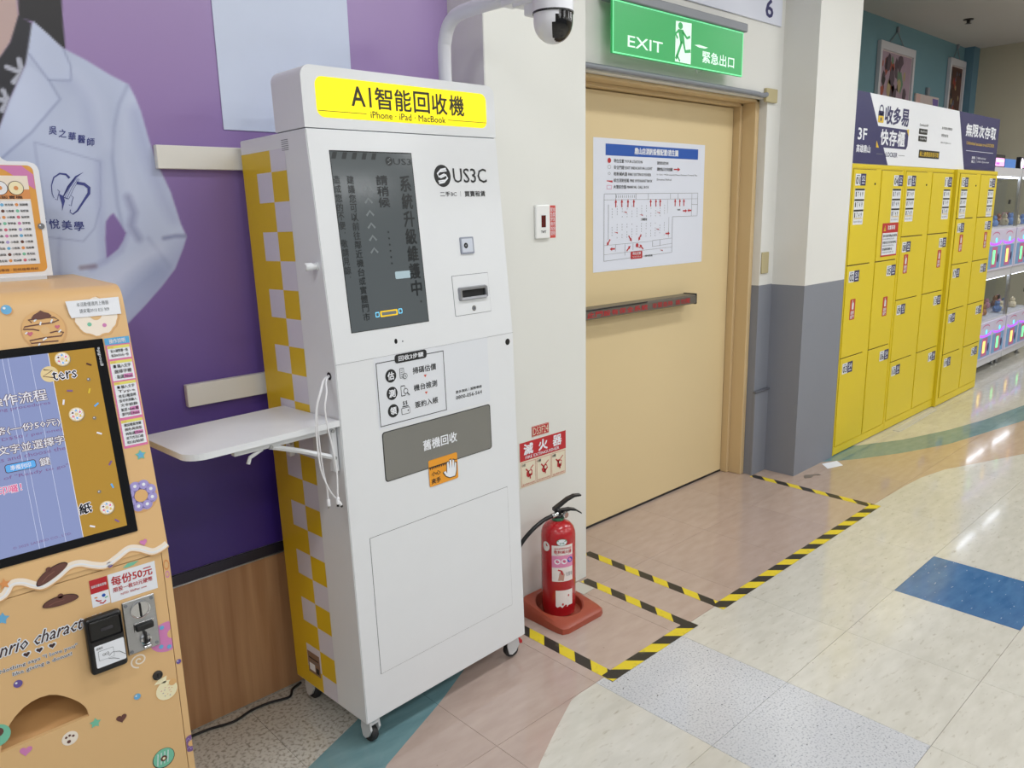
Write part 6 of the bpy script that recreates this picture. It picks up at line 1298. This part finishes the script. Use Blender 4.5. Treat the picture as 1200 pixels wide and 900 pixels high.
# ================================================================== FRAMED POSTERS ON THE TEAL WALL
FRW = mat('frame_pale', (206, 204, 210), 0.4, var=0)
def rp(pal, x0, z0, x1, z1, seed):
    """generic painted picture: overlapping soft figures and bands, nothing recognisable"""
    rs = random.Random(seed); it = [rect(pal[0], x0, z0, x1, z1)]
    for k in range(46):
        cx_ = rs.uniform(x0+0.05, x1-0.05); cz_ = rs.uniform(z0+0.05, z1-0.06); r = rs.uniform(0.02, 0.07)*(x1-x0)/0.7
        m_ = pal[1+rs.randrange(len(pal)-1)]
        p = [(min(max(cx_+r*rs.uniform(0.5, 1.2)*math.cos(2*PI*i/7), x0), x1), min(max(cz_+1.5*r*rs.uniform(0.5, 1.2)*math.sin(2*PI*i/7), z0), z1)) for i in range(7)]
        it.append(poly(m_, p, 1+k % 5))
    return it
PL = {k: mat('poster_'+k, c, 0.5, var=0.1) for k, c in dict(mauve=(166, 140, 156), plum=(84, 66, 78), ink=(40, 34, 38), rust=(160, 74, 54), sand=(170, 150, 110), moss=(100, 130, 106), umber=(84, 52, 40), crimson=(140, 44, 48), slate=(90, 96, 116), pale=(206, 190, 186), violet=(120, 100, 170)).items()}
def framed(name, label, x0, z0, x1, z1, pal, seed, cat='poster', hook=True):
    t = empty(name, label, cat, ((x0+x1)/2, 3.30, z1), 'framed posters hanging on the teal wall')
    cx_, Y0, Zt = (x0+x1)/2, 3.30, z1; P = lambda x, y, z: (x-cx_, y-Y0, z-Zt); w_ = 0.045
    f = MB().box(P(x0, 3.262, z0), P(x0+w_, 3.296, z1), FRW).box(P(x1-w_, 3.262, z0), P(x1, 3.296, z1), FRW).box(P(x0+w_, 3.262, z1-w_*1.6), P(x1-w_, 3.296, z1), FRW).box(P(x0+w_, 3.262, z0), P(x1-w_, 3.296, z0+w_), FRW)
    f.build('picture_frame', t)
    pm = MB().box(P(x0+w_, 3.280, z0+w_), P(x1-w_, 3.296, z1-w_*1.6), PL['pale']).flat(rp(pal, x0+w_+0.01-cx_, z0+w_+0.01-Zt, x1-w_-0.01-cx_, z1-w_*1.6-0.01-Zt, seed), plane((0, -0.020, 0), (1, 0, 0), (0, 0, 1), (0, -1, 0)))
    pm.build('picture', t)
    if hook:
        hk = (cx_, 3.290, z1+0.13)
        MB().tube([P(x0+(x1-x0)*0.28, 3.288, z1), P(*hk), P(x1-(x1-x0)*0.28, 3.288, z1)], 0.004, CONDM, 6).build('hanging_wire', t)
        MB().bbox(P(cx_-0.02, 3.276, z1+0.12), P(cx_+0.02, 3.2995, z1+0.17), CONDM, 0.004, 1).build('hook', t)
framed('framed_poster', 'large pale-framed poster on the teal wall, the nearest to the column', 7.890, 2.10, 8.740, 3.075, [PL['mauve'], PL['plum'], PL['ink'], PL['rust'], PL['moss'], PL['sand']], 4)
framed('framed_poster', 'narrow dark reddish framed poster nearest the far corner', 9.745, 2.10, 10.235, 3.125, [PL['umber'], PL['ink'], PL['crimson'], PL['rust'], PL['slate'], PL['sand']], 9)
t = empty('framed_notice', 'small low notice hanging between the two tall framed posters', 'notice', (9.205, 3.30, 2.685), 'framed posters hanging on the teal wall')
nm = MB().box((-0.325, -0.02, -0.55), (0.325, -0.004, 0.0), PL['pale']).flat([rect(mat('notice_pink', (214, 176, 170), 0.5, var=0), -0.32, -0.54, -0.20, -0.005), poly(PL['violet'], [(0.14, -0.02), (0.31, -0.02), (0.31, -0.20), (0.18, -0.14)], 1), text(BLK, '活動公告', -0.14, -0.16, 0.14, -0.09, 1, 0.02)], plane((0, -0.02, 0), (1, 0, 0), (0, 0, 1), (0, -1, 0)))
nm.build('notice_sheet', t); MB().bbox((-0.03, -0.03, 0.0), (0.03, -0.0005, 0.08), CONDM, 0.004, 1).build('hook', t)
# sprinkler heads on the ceiling
for p, lb in (((6.86, 2.74), 'dark sprinkler head on the ceiling nearer the column'), ((8.72, 2.80), 'dark sprinkler head on the ceiling nearer the far corner')):
    thing1(MB().lathe([(0.045, CEIL-0.001), (0.045, CEIL-0.008), (0.015, CEIL-0.012), (0.015, CEIL-0.035), (0.030, CEIL-0.040), (0, CEIL-0.042)], mat('sprinkler_dark', (60, 58, 56), 0.4, 0.5), (p[0], p[1], 0), n=16), 'sprinkler_head', lb, 'sprinkler', 'sprinkler heads on the ceiling')
# ================================================================== CEILING LAMPS
TUBE = mat('tube_glow', (250, 252, 255), 0.4, emit=3.0, var=0)
for i, (x, y) in enumerate(LAMPS):
    e = empty('ceiling_light', 'white twin tube ceiling light above the shop floor, outside the picture', 'light', (x, y, CEIL), 'ceiling lights over the shop floor')
    MB().bbox((-0.62, -0.16, -0.05), (0.62, 0.16, -0.0005), RAILM, 0.004, 1).build('fixture', e)
    ld = bpy.data.lights.new('lamp', 'AREA'); ld.shape = 'RECTANGLE'; ld.size = 1.2; ld.size_y = 0.28; ld.energy = LAMP_W; ld.color = (0.97, 0.985, 1.0)
    lo = bpy.data.objects.new('lamp', ld); COL.objects.link(lo); lo.parent = e; lo.location = (0, 0, -0.056)
